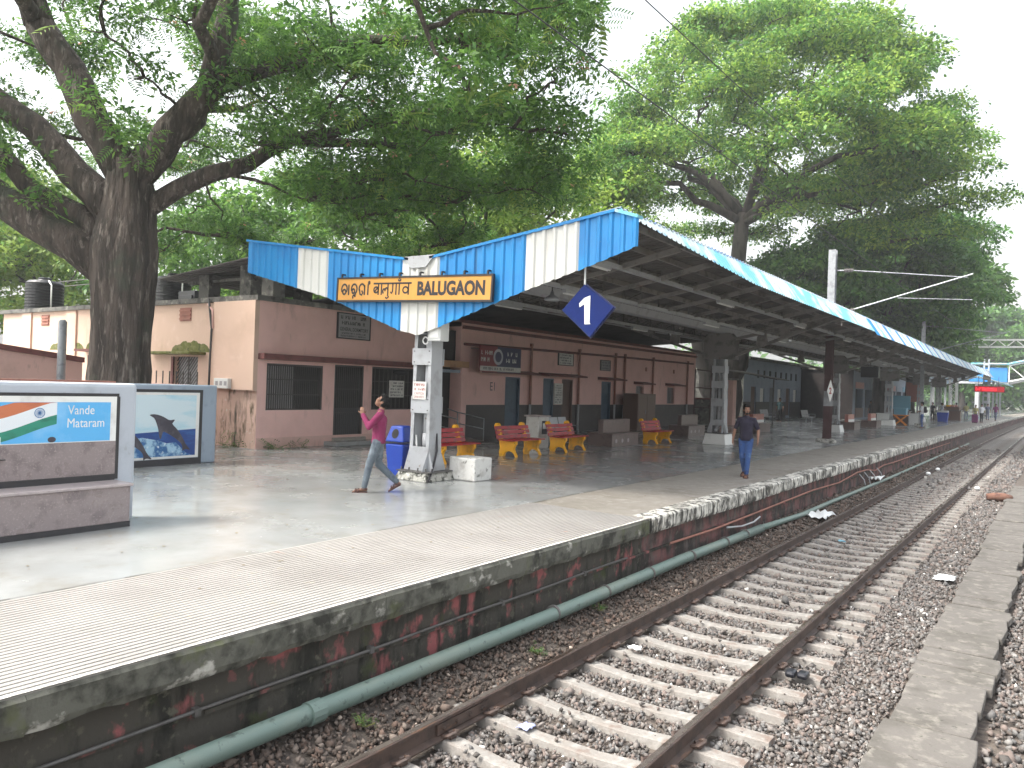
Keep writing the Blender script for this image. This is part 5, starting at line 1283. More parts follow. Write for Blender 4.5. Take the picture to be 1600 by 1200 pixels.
def leaves(parent, name, centers, pal, pairs=5, L=.42, lw=.075, ll=.2, tint=None, seed=0, flat=.55, clump=0):
    r = np.random.default_rng(seed); m = len(centers)
    T = clump_templates(6, clump, L, lw, ll, seed + 1) if clump else spray_template(pairs, L, lw, ll)[None]
    k = T.shape[1]; T = T[r.integers(0, len(T), m)]
    yaw = r.uniform(0, 2*np.pi, m); pit = r.normal(.15, flat, m); rol = r.normal(0, flat, m)
    if clump: pit *= .5; rol *= .5
    cy, sy, cp, sp_, cr, sr = np.cos(yaw), np.sin(yaw), np.cos(pit), np.sin(pit), np.cos(rol), np.sin(rol)
    Rz = np.zeros((m,3,3)); Rz[:,0,0]=cy; Rz[:,0,1]=-sy; Rz[:,1,0]=sy; Rz[:,1,1]=cy; Rz[:,2,2]=1
    Ry = np.zeros((m,3,3)); Ry[:,0,0]=cp; Ry[:,0,2]=sp_; Ry[:,2,0]=-sp_; Ry[:,2,2]=cp; Ry[:,1,1]=1
    Rx = np.zeros((m,3,3)); Rx[:,1,1]=cr; Rx[:,1,2]=-sr; Rx[:,2,1]=sr; Rx[:,2,2]=cr; Rx[:,0,0]=1
    M = Rz @ Ry @ Rx; s = r.uniform(.7, 1.3, m)
    V = np.einsum('mij,mkj->mki', M, T) * s[:, None, None] + centers[:, None, :]
    off = np.array(total_off(parent)); V = V - off
    n = m*k; F = np.arange(n).reshape(-1, 4)
    me = bpy.data.meshes.new(name); me.vertices.add(n); me.vertices.foreach_set('co', V.reshape(-1))
    me.loops.add(n); me.loops.foreach_set('vertex_index', F.reshape(-1))
    me.polygons.add(len(F)); me.polygons.foreach_set('loop_start', np.arange(0, n, 4)); me.polygons.foreach_set('loop_total', np.full(len(F), 4))
    c = LSC * pal[r.integers(0, len(pal), m)] * r.uniform(.75, 1.3, (m, 1))
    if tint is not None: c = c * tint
    a = me.color_attributes.new('Col', 'FLOAT_COLOR', 'POINT'); cc = np.ones((n, 4)); cc[:, :3] = np.repeat(c, k, 0); a.data.foreach_set('color', cc.reshape(-1))
    me.materials.append(MAT['leaf']); me.update()
    o = bpy.data.objects.new(name, me); COL.objects.link(o); o.parent = parent
    return o
def limb(mb, a, b, r0, r1, wig, seed, n=7, sag=0.0):
    rr = random.Random(seed); a = Vector(a); b = Vector(b); L = (b-a).length; pts = []; rs = []
    for i in range(n):
        t = i/(n-1); p = a.lerp(b, t)
        w = wig*L*math.sin(math.pi*t)
        p += Vector((rr.uniform(-w, w), rr.uniform(-w, w), rr.uniform(-w, w)*.6 + sag*L*math.sin(math.pi*t)))
        pts.append(p); rs.append(r0 + (r1-r0)*t**.8)
    mb.tube(pts, rs, 10 if r0 > .2 else 6); return pts
def pads_to_sprays(pads, per_m2, seed, thick=.28):
    """pads: (x,y,z,rx,ry,rz). sprays on the upper shell and within each flattened pad"""
    r = np.random.default_rng(seed); out = []
    for (x, y, z, a, b, c) in pads:
        n = int(per_m2 * a * b * 3.14)
        u = r.uniform(0, 2*np.pi, n); q = np.sqrt(r.uniform(0, 1, n)) * (1 + .14*np.sin(u*3 + x) + .1*np.sin(u*5 + y))
        h = r.normal(0, thick, n) + .55*(1 - q**2)
        out.append(np.stack([x + a*q*np.cos(u), y + b*q*np.sin(u), z + c*h], 1))
    return np.concatenate(out)

# --- big near tree
NT = Vector((-17.95, 9.5, 0))
nt_ = thing('rain_tree', 'huge old tree with thick forked trunk behind the mural wall', 'tree', NT)
mb = MB()
trunk_pts = [(-18.0, 9.5, 0), (-18.0, 9.5, 1.0), (-18.0, 9.5, 2.4), (-17.95, 9.5, 3.8), (-17.95, 9.5, 4.8), (-17.9, 9.55, 5.8), (-17.9, 9.55, 6.9)]
def fluted(mb, pts, rs, n=44, rings=46, seed=2):
    r_ = np.random.default_rng(seed); ph = r_.uniform(0, 6.28, 6); P_ = np.array(pts, float); t = np.linspace(0, len(pts)-1, rings)
    vs = []
    for k in range(rings):
        c = [np.interp(t[k], range(len(pts)), P_[:, j]) for j in range(3)]; r = np.interp(t[k], range(len(pts)), rs)
        for i in range(n):
            a = 2*math.pi*i/n; z = c[2]
            f = 1 + .05*math.sin(5*a + ph[0] + .3*z) + .035*math.sin(9*a + ph[1] - .5*z) + .028*math.sin(16*a + ph[2] + 1.1*math.sin(z*1.7)) + .02*math.sin(23*a + ph[3] + 2*math.sin(z*2.3)) + .02*math.sin(3.1*z + 2*a) + r_.uniform(-.012, .012)
            vs.append((c[0] + r*f*math.cos(a), c[1] + r*f*math.sin(a), c[2]))
    mb.add(vs, [(k*n+i, k*n+(i+1) % n, (k+1)*n+(i+1) % n, (k+1)*n+i) for k in range(rings-1) for i in range(n)])
fluted(mb, trunk_pts, [.85, .7, .64, .64, .70, .54, .42])
LM = [((-18.2, 9.4, 4.3), (-22.5, 5.8, 7.4), .58, .36), ((-18.2, 9.4, 4.9), (-23.5, 6.8, 8.6), .34, .2), ((-18.1, 9.4, 5.6), (-21.0, 7.6, 8.6), .5, .34), ((-21.0, 7.6, 8.6), (-23.5, 5.8, 12.5), .34, .18), ((-18.0, 9.5, 6.6), (-19.6, 8.2, 10.0), .52, .4),
      ((-19.6, 8.2, 10.0), (-20.6, 7.0, 13.8), .4, .22), ((-17.95, 9.5, 6.4), (-16.4, 10.6, 8.7), .5, .38), ((-16.4, 10.6, 8.7), (-15.8, 11.0, 13.2), .38, .2), ((-17.9, 9.6, 5.6), (-15.5, 12.2, 7.8), .3, .2),
      ((-16.4, 10.6, 8.7), (-10.5, 14.5, 10.2), .28, .1), ((-15.5, 12.2, 7.8), (-11.5, 16.5, 9.0), .2, .08), ((-22.5, 5.8, 7.4), (-27, 2.5, 9.5), .36, .12), ((-16.4, 10.6, 8.7), (-13.0, 8.0, 10.8), .24, .09), ((-15.5, 12.2, 7.8), (-16, 19, 9.2), .2, .07),
      ((-19.6, 8.2, 10), (-16.5, 4.5, 11.5), .24, .08), ((-18, 9.5, 6.8), (-21, 15, 10.5), .3, .1)]
skel = []
for i, (a, b, r0, r1) in enumerate(LM): skel += limb(mb, a, b, r0*.84, r1*.8, .05, 100+i, 7, .03)
rr = random.Random(11); pads = []
def pad_ok(x, y, z): return True
for k in range(300):
    ang = rr.uniform(0, 2*math.pi); rad = 13.0*math.sqrt(rr.uniform(.02, 1))
    x = NT.x + rad*math.cos(ang); y = NT.y + rad*math.sin(ang)
    # keep the air above the near platform edge open, as the crown stops short of the track
    z = 13.4 - 5.4*(rad/13)**2 + rr.uniform(-3.6, .8)
    if x > -8.0: continue
    if y < 4.5 and x > -17: continue
    if (y < 1 or x < -27) and rr.random() < .6: continue
    if z > 10.8 and rr.random() < .62: continue  # unseen upper crown thinned so more light reaches building and platform
    if z < 7.0 and x > -10.0: continue
    s = rr.uniform(.8, 1.5)
    if x + .9*s > -.56*y: continue
    pads.append((x, y, z, s, s*rr.uniform(.7, 1.2), rr.uniform(.45, .8)))
# lower drooping boughs on the platform side
for (x, y, z, s) in ((-12.0, 13.5, 7.6, 1.6), (-10.5, 15.2, 7.9, 1.7), (-9.4, 16.3, 8.3, 1.4), (-11.5, 16.8, 7.0, 1.7), (-13.5, 14.8, 7.0, 1.6), (-14.5, 13.2, 6.9, 1.4), (-11.0, 17.4, 7.6, 1.5), (-12.8, 18.5, 7.4, 1.7), (-15.2, 15.5, 6.9, 1.5), (-16, 17.5, 7.0, 1.5),
                     (-13.0, 12.0, 8.6, 1.5), (-11.0, 13.2, 9.3, 1.6), (-9.5, 14.6, 9.9, 1.5), (-14.8, 12.0, 9.2, 1.5), (-12.2, 15.5, 8.6, 1.7), (-15.8, 11.4, 7.4, .9), (-16.6, 8.9, 6.6, .7), (-17.0, 8.4, 7.3, .7), (-18.6, 8.0, 5.5, .55), (-19.6, 7.5, 6.6, .9), (-20.3, 6.9, 7.6, 1.0),
                     (-16.0, 14.0, 6.6, 1.3), (-14.2, 17.0, 7.0, 1.4), (-17.0, 16.0, 6.6, 1.2), (-9.9, 15.6, 10.4, 1.0), (-10.4, 19.5, 8.2, 1.5), (-15.0, 11.3, 7.2, .9), (-14.2, 12, 7.7, 1.0), (-13.2, 12.8, 7.8, 1.1), (-15.8, 10.6, 8.2, .9), (-14.8, 10.9, 8.8, 1.1), (-13.8, 11.4, 9.3, 1.2), (-16.8, 9.2, 8.4, .8), (-17.4, 8.6, 9.3, .9), (-16.2, 9.8, 9.7, 1.0), (-15.6, 9.8, 10.6, 1.2), (-14.0, 13.2, 6.6, 1.0), (-15.2, 12.6, 6.2, .8)):
    if x + .75*s > -.545*y: continue
    pads.append((x, y, z + .25, s*.9, s*rr.uniform(.75, 1.05), rr.uniform(.5, .8)))
twig = MB()
pads.sort(key=lambda p: (Vector(p[:3]) - Vector((NT.x, NT.y, 8))).length)
for i, p in enumerate(pads):
    c = Vector(p[:3]); q = min(skel, key=lambda v: (v - c).length + (2.0 if v.z > c.z + .5 else 0))
    d_ = (q-c).length; r_ = min(.11, .025 + .016*d_)
    if d_ > .4: skel += limb(twig, q, c - Vector((0, 0, .1)), r_, .022, .10, 300+i, 7, .07)[2:]
    for j in range(3):
        e = c + Vector((rr.uniform(-1, 1)*p[3]*.8, rr.uniform(-1, 1)*p[4]*.8, rr.uniform(-.3, .2))); limb(twig, c - Vector((0, 0, .1)), e, .024, .007, .1, 900+i*3+j, 4)
mb.build('trunk', 'bark', nt_, smooth=True)
twig.build('branches', 'bark', nt_, smooth=True)
C = pads_to_sprays(pads, 25, 5, .22)
def in_view(p, m=1.5):      # the crown behind the camera's back needs no leaf-by-leaf detail
    return (p[:, 1] > -2.5) & (p[:, 0] > -34)
C = C[in_view(C)]
h_ = len(C) // 2; C = C[np.random.default_rng(3).permutation(len(C))]
leaves(nt_, 'crown', C[:h_], LEAF['mid'], tint=np.array([1.4, 1.35, 1.15]), pairs=7, L=.44, lw=.062, ll=.14, seed=5)
leaves(nt_, 'crown', C[h_:], LEAF['mid'], tint=np.array([1.3, 1.28, 1.1]), clump=14, L=.34, lw=.07, ll=.15, seed=8)
# young bright sprigs and pale pink new shoots
sel = np.random.default_rng(9).choice(len(C), 700, replace=False)
leaves(nt_, 'young_leaves', C[sel] + np.array([0, 0, -.1]), LEAF['light']*1.15, pairs=6, L=.5, lw=.08, ll=.22, seed=6, flat=.4)
sel = np.random.default_rng(10).choice(len(C), 420, replace=False)
leaves(nt_, 'pink_shoots', C[sel], np.array([(.36, .2, .14), (.3, .16, .1)]), clump=7, L=.07, lw=.05, ll=.09, seed=7)

def tree(name, label, base, trunk_h, r0, pads, pal, dens, leafk, seed, tint=None, fork=5, group=None, barkm='bark_far', lean=(0, 0), extra=()):
    t = thing(name, label, 'tree', base, 0, group); b = Vector(base); mb = MB()
    top = b + Vector((lean[0], lean[1], trunk_h))
    mb.tube([b, b + (top-b)*.15, b + (top-b)*.55, top], [r0*1.35, r0*1.05, r0*.85, r0*.7], 12)
    for (e, rr0, rr1) in extra: limb(mb, b + Vector((0, 0, .6)), e, rr0, rr1, .03, 5, 7)
    rr = random.Random(seed); skel = [top]
    cen = np.mean([p[:3] for p in pads], 0); mains = []
    for k in range(fork):
        p = pads[rr.randrange(len(pads))]; e = Vector(p[:3])
        skel += limb(mb, top - Vector((0, 0, rr.uniform(0, .1)*trunk_h)), top.lerp(e, .85), r0*.5, r0*.16, .09, seed*7+k, 8, .06)
    pads = sorted(pads, key=lambda p: (Vector(p[:3]) - top).length)
    for i, p in enumerate(pads):
        c = Vector(p[:3]); q = min(skel, key=lambda v: (v-c).length + (2 if v.z > c.z + .5 else 0))
        skel += limb(mb, q, c - Vector((0, 0, .15)), max(.03, min(r0*.2, .03 + .02*(q-c).length)), .03, .10, seed*31+i, 6, .06)[2:]
    mb.build('trunk', barkm, t, smooth=True)
    C = pads_to_sprays(pads, dens, seed)
    leaves(t, 'crown', C, pal, seed=seed, tint=tint, **leafk)
    return t
# --- tall rain tree behind the canopy: layered dome
rr = random.Random(21); pads = []
cxm, cym = -16.2, 51.0
for k in range(175):
    ang = rr.uniform(0, 2*math.pi); q = math.sqrt(rr.uniform(.0, 1)); rad = 11.8*q
    x = cxm + rad*math.cos(ang); y = cym + rad*.95*math.sin(ang)
    topz = 27.0 - 10.5*q**2.2 + rr.uniform(-1.2, .3)
    z = topz if rr.random() < .6 else rr.uniform(16.2, topz)
    s = rr.uniform(1.3, 2.5); pads.append((x, y, z, s, s*rr.uniform(.75, 1.1), rr.uniform(.5, .85)))
for k in range(46):
    ang = rr.uniform(0, 2*math.pi); q = rr.uniform(.62, 1.08)
    pads.append((cxm + 12*q*math.cos(ang), cym + 11*q*math.sin(ang), rr.uniform(14.0, 17.5), rr.uniform(1.5, 2.5), rr.uniform(1.4, 2.3), .6))
for k in range(12):
    pads.append((cxm + rr.uniform(2.5, 11), cym + rr.uniform(-6, 6), rr.uniform(12.0, 15.5), rr.uniform(1.4, 2.4), rr.uniform(1.4, 2.2), .6))
ft = tree('rain_tree', 'tall spreading tree with dome crown rising behind the canopy ridge', (-18.6, 51, 0), 14.0, .66, pads, np.concatenate([LEAF['mid'], LEAF['light']]), 6.5,
     dict(clump=13, L=.5, lw=.135, ll=.25), 21, tint=np.array([1.3, 1.36, 1.2]), fork=9, lean=(1.0, 0), extra=(((-20.3, 50.4, 6.0), 1.15, .5), ((-16.9, 50.6, 7.5), 1.15, .55)))
rr = random.Random(33)
def blob_pads(x, y, z0, z1, rx, ry, n, s0, s1, sd):
    q = random.Random(sd); o = []
    for k in range(n):
        t = q.random(); w = math.sqrt(max(.05, 1 - (2*t-1)**2*.85)); a = q.uniform(0, 6.283); r_ = math.sqrt(q.uniform(.1, 1))
        s = q.uniform(s0, s1); o.append((x + rx*w*r_*math.cos(a), y + ry*w*r_*math.sin(a), z0 + (z1-z0)*t, s, s*q.uniform(.75, 1.1), s*.42))
    return o
LK = dict(clump=10, L=.5, lw=.19, ll=.36)
tree('leafy_tree', 'dark dense tree right of the tall dome tree, over the canopy', (-11.5, 66, 0), 7.0, .5, blob_pads(-10.5, 66, 6.5, 15.5, 7.0, 6.0, 80, 1.4, 2.4, 1), LEAF['mid'], 7, LK, 41, tint=np.array([1.15, 1.2, 1.2]))
tree('leafy_tree', 'dark bushy tree just behind the mast top', (-23.5, 60, 0), 6.0, .45, blob_pads(-16, 60, 6.0, 12.5, 6.0, 5.0, 60, 1.3, 2.2, 2), LEAF['mid'], 7, LK, 42, tint=np.array([1.15, 1.25, 1.2]))
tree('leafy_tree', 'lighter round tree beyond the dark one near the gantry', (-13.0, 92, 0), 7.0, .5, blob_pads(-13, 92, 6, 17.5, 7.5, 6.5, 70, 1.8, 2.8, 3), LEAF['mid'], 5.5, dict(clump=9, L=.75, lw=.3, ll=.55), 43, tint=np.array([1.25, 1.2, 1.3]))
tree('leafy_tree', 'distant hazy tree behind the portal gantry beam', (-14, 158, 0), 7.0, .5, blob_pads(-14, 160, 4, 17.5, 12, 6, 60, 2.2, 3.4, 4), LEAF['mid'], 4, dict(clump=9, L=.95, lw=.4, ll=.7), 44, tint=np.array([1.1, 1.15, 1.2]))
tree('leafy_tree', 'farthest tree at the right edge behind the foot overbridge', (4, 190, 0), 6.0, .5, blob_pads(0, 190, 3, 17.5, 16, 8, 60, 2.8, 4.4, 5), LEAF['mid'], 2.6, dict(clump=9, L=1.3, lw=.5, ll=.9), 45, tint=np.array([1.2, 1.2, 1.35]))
# trees behind the station building
BG = dict(clump=10, L=.45, lw=.16, ll=.30)
tree('yard_tree', 'pale green tree behind the gable valley over the pink building', (-27, 33, 0), 6.5, .4, blob_pads(-26, 33, 6, 14.5, 6.5, 5, 60, 1.2, 2.2, 6), LEAF['light'], 6, BG, 51, tint=np.array([1.3, 1.3, 1.1]))
tree('yard_tree', 'sunlit tree behind the right wing of the gable', (-26, 42, 0), 6.5, .4, blob_pads(-25.5, 41, 6, 15.5, 6.5, 5, 60, 1.2, 2.2, 7), LEAF['light'], 6, BG, 52, tint=np.array([1.2, 1.25, 1.1]))
tree('yard_tree', 'green tree behind the left wing of the gable', (-31, 26, 0), 5.5, .35, blob_pads(-30, 25, 5.5, 11.0, 5.5, 4, 50, 1.0, 1.9, 8), LEAF['mid'], 6, BG, 53, tint=np.array([1.4, 1.35, 1.1]))
tree('yard_tree', 'tree beyond the roof shed and second water tank', (-39, 25, 0), 5.0, .35, blob_pads(-39, 24, 5.0, 10.5, 5.5, 4, 44, 1.0, 1.9, 9), LEAF['mid'], 6, BG, 54, tint=np.array([1.3, 1.3, 1.1]))
tree('yard_tree', 'bright tree behind the left water tank', (-50, 22, 0), 5.0, .35, blob_pads(-50, 21, 3.5, 12.5, 7.5, 5, 60, 1.3, 2.3, 10), LEAF['light'], 6.5, BG, 55)
tree('yard_tree', 'tree at the far left edge beyond the yard wall', (-58, 14, 0), 5.0, .35, blob_pads(-58, 13, 3, 15, 8, 5, 55, 1.5, 2.6, 12), LEAF['mid'], 5.5, BG, 56, tint=np.array([1.3, 1.35, 1.1]))
# distant belt of trees closing the horizon
belt = []
for k in range(75):
    x = rr.uniform(-150, 120); y = 210 + rr.uniform(-15, 60) if x > -60 else rr.uniform(70, 210)
    s = rr.uniform(4, 8); belt.append((x, y, rr.uniform(2, 9), s, s*.8, 3.0))
fw_ = thing('far_trees', 'distant belt of trees along the horizon', 'trees', (-20, 220, 0)); stuff(fw_)
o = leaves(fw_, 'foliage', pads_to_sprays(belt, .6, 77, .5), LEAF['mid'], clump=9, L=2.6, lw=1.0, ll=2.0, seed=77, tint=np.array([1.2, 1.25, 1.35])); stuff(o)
# weeds at the foot of the pink wall and by the pipe
def weed(x, y, z, s, label, seed, group=None):
    t = thing('weed', label, 'plant', (x, y, z), 0, group); r = np.random.default_rng(seed)
    n = 26; C = np.stack([x + r.normal(0, s*.5, n), y + r.normal(0, s*.6, n), z + abs(r.normal(0, s*.4, n)) + .02], 1)
    leaves(t, 'leaves', C, LEAF['mid'], pairs=3, L=s*.5, lw=s*.12, ll=s*.3, seed=seed)
    mb = MB()
    for k in range(5): mb.bar((x, y, z - .02), tuple(C[k]), .008, .008)
    mb.build('stems', 'moss', t)
weed(-17.55, 13.6, 0, .35, 'weeds growing at the corner foot of the pink wall', 1)
weed(-17.5, 14.5, 0, .25, 'small weeds along the pink wall under the barred window', 2)
weed(-18.6, 13.0, 0, .4, 'clump of weeds below the stained wall', 3)
weed(-4.72, 4.7, -.92, .09, 'tiny weed beside the green pipe coupling', 4)
weed(-4.6, 7.2, -.95, .1, 'little weed in the ballast under the pipe', 5)
weed(-4.85, 9.0, -.9, .1, 'tuft of weed tucked under the green pipe', 6)

# a thin scatter of fallen leaves and specks on the platform below the big tree
r_ = np.random.default_rng(88); n_ = 170
fx = r_.uniform(-15.2, -6.2, n_); fy_ = r_.uniform(1.5, 15.5, n_)
mb = MB()
for x, y in zip(fx, fy_):
    a = r_.uniform(0, 6.28); L = r_.uniform(.025, .06); w = L*.4; c, s = math.cos(a), math.sin(a); z = .006 if x < -7.3 else .012
    mb.quad((x, y, z), (x + L*c*.5 - w*s, y + L*s*.5 + w*c, z + .004), (x + L*c, y + L*s, z + .002), (x + L*c*.5 + w*s, y + L*s*.5 - w*c, z + .004))
mat('dry_leaf', (.16, .12, .06), rough=.8)
fl = stuff(mb.build('fallen_leaves', 'dry_leaf', fixn=False)); fl['label'] = 'scattered dry leaves on the platform floor'; fl['category'] = 'leaves'
# ------------------------------------------------------------------ people
def remesh(mb, name, m, parent, voxel, it=3):
    me = bpy.data.meshes.new(name); me.from_pydata(mb.v, [], mb.f)
    o = bpy.data.objects.new(name, me); COL.objects.link(o)
    r = o.modifiers.new('r', 'REMESH'); r.mode = 'VOXEL'; r.voxel_size = voxel
    s = o.modifiers.new('s', 'SMOOTH'); s.iterations = it; s.factor = .5
    dg = bpy.context.evaluated_depsgraph_get(); new = bpy.data.meshes.new_from_object(o.evaluated_get(dg))
    bpy.data.objects.remove(o); new.name = name
    for p in new.polygons: p.use_smooth = True
    new.materials.clear(); new.materials.append(MAT[m])
    o = bpy.data.objects.new(name, new); COL.objects.link(o); o.parent = parent
    return o
def seg(mb, a, ra, b, rb, n=7):
    a = Vector(a); b = Vector(b); n = max(n, int((b-a).length / max(.01, min(ra, rb)*.5)) + 1)
    for i in range(n):
        t = i/(n-1); p = a.lerp(b, t); r = ra + (rb-ra)*t; mb.ell(p, (r, r, r), 10, 7)
def eseg(mb, a, ra, b, rb, n=8):
    a = Vector(a); b = Vector(b); ra = Vector(ra); rb = Vector(rb)
    for i in range(n): t = i/(n-1); mb.ell(a.lerp(b, t), ra.lerp(rb, t), 14, 9)
def xform(mb, start, M):
    for i in range(start, len(mb.v)): mb.v[i] = tuple(M @ Vector(mb.v[i]))
def hand(mb, wrist, d, palm_n, curl, s=1.0, fingers=True):
    """wrist point, direction d, palm normal; five fingers of different length, bent by curl"""
    d = Vector(d).normalized(); nrm = (Vector(palm_n) - d*Vector(palm_n).dot(d)).normalized(); side = d.cross(nrm)
    w = Vector(wrist)
    for k in (-1, 0, 1):
        seg(mb, w + side*k*.012*s, .02*s, w + d*.075*s + side*k*.024*s, .0165*s, 5)
    if not fingers:
        seg(mb, w + d*.07*s, .026*s, w + d*.13*s + nrm*.02, .018*s, 4); return
    for k, L in zip((-1.5, -.5, .5, 1.5), (.058, .072, .076, .064)):
        p = w + d*.078*s + side*k*.0185*s; a = d.copy(); r = .0092*s
        for j in range(3):
            a = (a*math.cos(curl*(.6 + .3*j)) + nrm*math.sin(curl*(.6 + .3*j))).normalized() if j else (a*math.cos(curl*.5) + nrm*math.sin(curl*.5)).normalized()
            q = p + a*(L*s*(.46, .32, .24)[j]); seg(mb, p, r, q, r*.9, 3); p = q; r *= .9
    p = w + d*.02*s + side*.03*s; q = p + (d*.55 + side*.6 + nrm*.35).normalized()*.045*s; seg(mb, p, .0125*s, q, .0105*s, 4)
    seg(mb, q, .0105*s, q + (d*.85 + side*.1 + nrm*.5).normalized()*.03*s, .009*s, 3)
def person(label, loc, rz, P, mats, voxel=.0095, scale=1.0, detail=True, group=None, beard=False):
    t = thing('person', label, 'person', loc, rz, group); t.scale = (scale,)*3
    sk, hr, sh_, tr, shoe = mats
    b = MB()
    for s in 'LR':
        hip, kn, an, toe = (Vector(P[k + s]) for k in ('hip', 'knee', 'ankle', 'toe'))
        seg(b, hip, .078, kn, .052); seg(b, kn, .05, kn.lerp(an, .35), .052); seg(b, kn.lerp(an, .35), .052, an, .034)
        hl = an + (an - toe).normalized()*.035 + Vector((0, 0, -.045)) if P.get('flat' + s, True) else an + Vector((0, -.035, -.03))
        seg(b, an, .034, hl, .032, 4); seg(b, hl, .03, toe, .027, 6); 
        for k in range(5): seg(b, toe, .016, toe + (toe - hl).normalized()*(.05 - .006*k) + Vector(((k-2)*.014, 0, -.006)), .0105, 3)
        shd, el, wr = (Vector(P[k + s]) for k in ('shoulder', 'elbow', 'wrist'))
        seg(b, shd, .052, el, .038); seg(b, el, .038, el.lerp(wr, .3), .039, 4); seg(b, el.lerp(wr, .3), .039, wr, .025)
        hand(b, wr, P['hand' + s], P['palm' + s], P.get('curl', .5), 1.0, detail)
    pel = Vector(P['pelvis']); ch = Vector(P['chest']); nk = Vector(P['neck'])
    eseg(b, pel, (.14, .1, .1), pel.lerp(ch, .5), (.13, .095, .1), 6); eseg(b, pel.lerp(ch, .5), (.13, .095, .1), ch, (.155, .11, .12), 6)
    for s in 'LR': seg(b, ch + Vector((0, 0, .09)), .07, Vector(P['shoulder' + s]), .055, 6)
    hd = Vector(P['head']); seg(b, ch + Vector((0, 0, .1)), .06, hd + Vector((0, -.02, -.06)), .052, 6)
    M = Matrix.Translation(hd) @ Matrix.Rotation(P.get('turn', 0), 4, 'Z') @ Matrix.Rotation(P.get('tilt', 0), 4, 'X')
    st = len(b.v)
    b.ell((0, -.012, .03), (.074, .094, .095), 20, 14); b.ell((0, .02, -.04), (.058, .07, .078), 18, 12); b.ell((0, .045, -.085), (.032, .032, .026), 12, 8)
    b.ell((0, .084, -.012), (.011, .018, .028)); b.ell((0, .09, -.028), (.016, .014, .012)); b.ell((0, .078, .02), (.055, .016, .012)); b.ell((0, .082, -.06), (.024, .012, .011))
    for s in (-1, 1): b.ell((s*.076, -.01, -.012), (.012, .022, .032)); b.ell((s*.04, .06, -.02), (.025, .028, .025))
    xform(b, st, M)
    body = remesh(b, 'body', sk, t, voxel)
    # hair
    h = MB(); h.ell((0, -.030, .046), (.083, .098, .094), 20, 14); h.ell((0, -.06, -.01), (.074, .062, .085), 16, 10); h.ell((0, .04, .098), (.066, .06, .045), 14, 9); h.ell((0, .0, .09), (.078, .085, .06), 16, 10)
    for s in (-1, 1): h.ell((s*.064, .012, .03), (.018, .04, .05))
    if beard: h.ell((0, .062, -.088), (.042, .034, .03)); h.ell((0, .09, -.047), (.03, .012, .008)); [h.ell((s*.058, .03, -.055), (.014, .035, .045)) for s in (-1, 1)]
    xform(h, 0, M); remesh(h, 'hair', hr, t, .008 if detail else .012, 2)
    if detail:
        e = MB(); 
        for s in (-1, 1): e.ell((s*.03, .080, .0), (.011, .006, .005), 10, 7)
        xform(e, 0, M); e.build('eyes', 'white_paint', body, world=False, smooth=True)
        e = MB()
        for s in (-1, 1): e.ell((s*.03, .0895, .0), (.0055, .0025, .0055), 8, 6); e.ell((s*.031, .089, .021), (.02, .006, .005), 8, 6)
        xform(e, 0, M); e.build('irises_and_brows', 'hair', body, world=False, smooth=True)
    # trousers
    q = MB()
    for s in 'LR':
        hip, kn, an = (Vector(P[k + s]) for k in ('hip', 'knee', 'ankle'))
        seg(q, hip, .096, kn, .072); seg(q, kn, .071, an + (kn-an)*.06, .056)
    eseg(q, pel + Vector((0, 0, -.05)), (.155, .118, .09), pel + Vector((0, 0, .08)), (.15, .112, .06), 5)
    remesh(q, 'trousers', tr, t, voxel*1.3)
    # shirt
    q = MB()
    eseg(q, pel + Vector((0, 0, -.04 if P.get('untuck', True) else .05)), (.168, .13, .06), pel.lerp(ch, .55), (.152, .115, .1), 7); eseg(q, pel.lerp(ch, .55), (.158, .125, .1), ch + Vector((0, 0, .03)), (.176, .135, .12), 6)
    for s in 'LR':
        shd, el, wr = (Vector(P[k + s]) for k in ('shoulder', 'elbow', 'wrist'))
        seg(q, ch + Vector((0, 0, .1)), .085, shd + Vector((0, 0, -.012)), .062, 6); seg(q, shd + Vector((0, 0, -.012)), .064, el if P.get('long', False) else shd.lerp(el, .8), .056)
        if P.get('long', False): seg(q, el, .056, el.lerp(wr, P['long']), .046)
    seg(q, ch + Vector((0, 0, .13)), .075, ch.lerp(hd, .5) + Vector((0, -.005, .01)), .066, 4)
    remesh(q, 'shirt', sh_, t, voxel*1.3)
    # sandals
    for s in 'LR':
        an, toe = Vector(P['ankle' + s]), Vector(P['toe' + s]); d = (toe - an); d.z = 0 if P.get('flat' + s, True) else d.z; d.normalize()
        o = MB(); base = an + Vector((0, 0, -.085)) if P.get('flat' + s, True) else an + Vector((0, -.02, -.075))
        heel = base - d*.06; tip = toe + d*.065; tip.z = toe.z - .033
        o.bar(heel, tip, .095, .03); u = MB(); [u.tube([heel.lerp(tip, f_) + Vector((.05*math.cos(a), 0, .01 + .058*math.sin(a))) for a in np.linspace(-.2, 3.34, 10)], .013, 6) for f_ in (.58, .76)]; u.tube([an + Vector((.044*math.cos(a), -.005 + .05*math.sin(a), -.025)) for a in np.linspace(0, 6.283, 15)], .014, 6)
        so_ = o.build('sandal', shoe, t, world=False, bevel=.008); u.build('strap', shoe, so_, world=False)
    return t
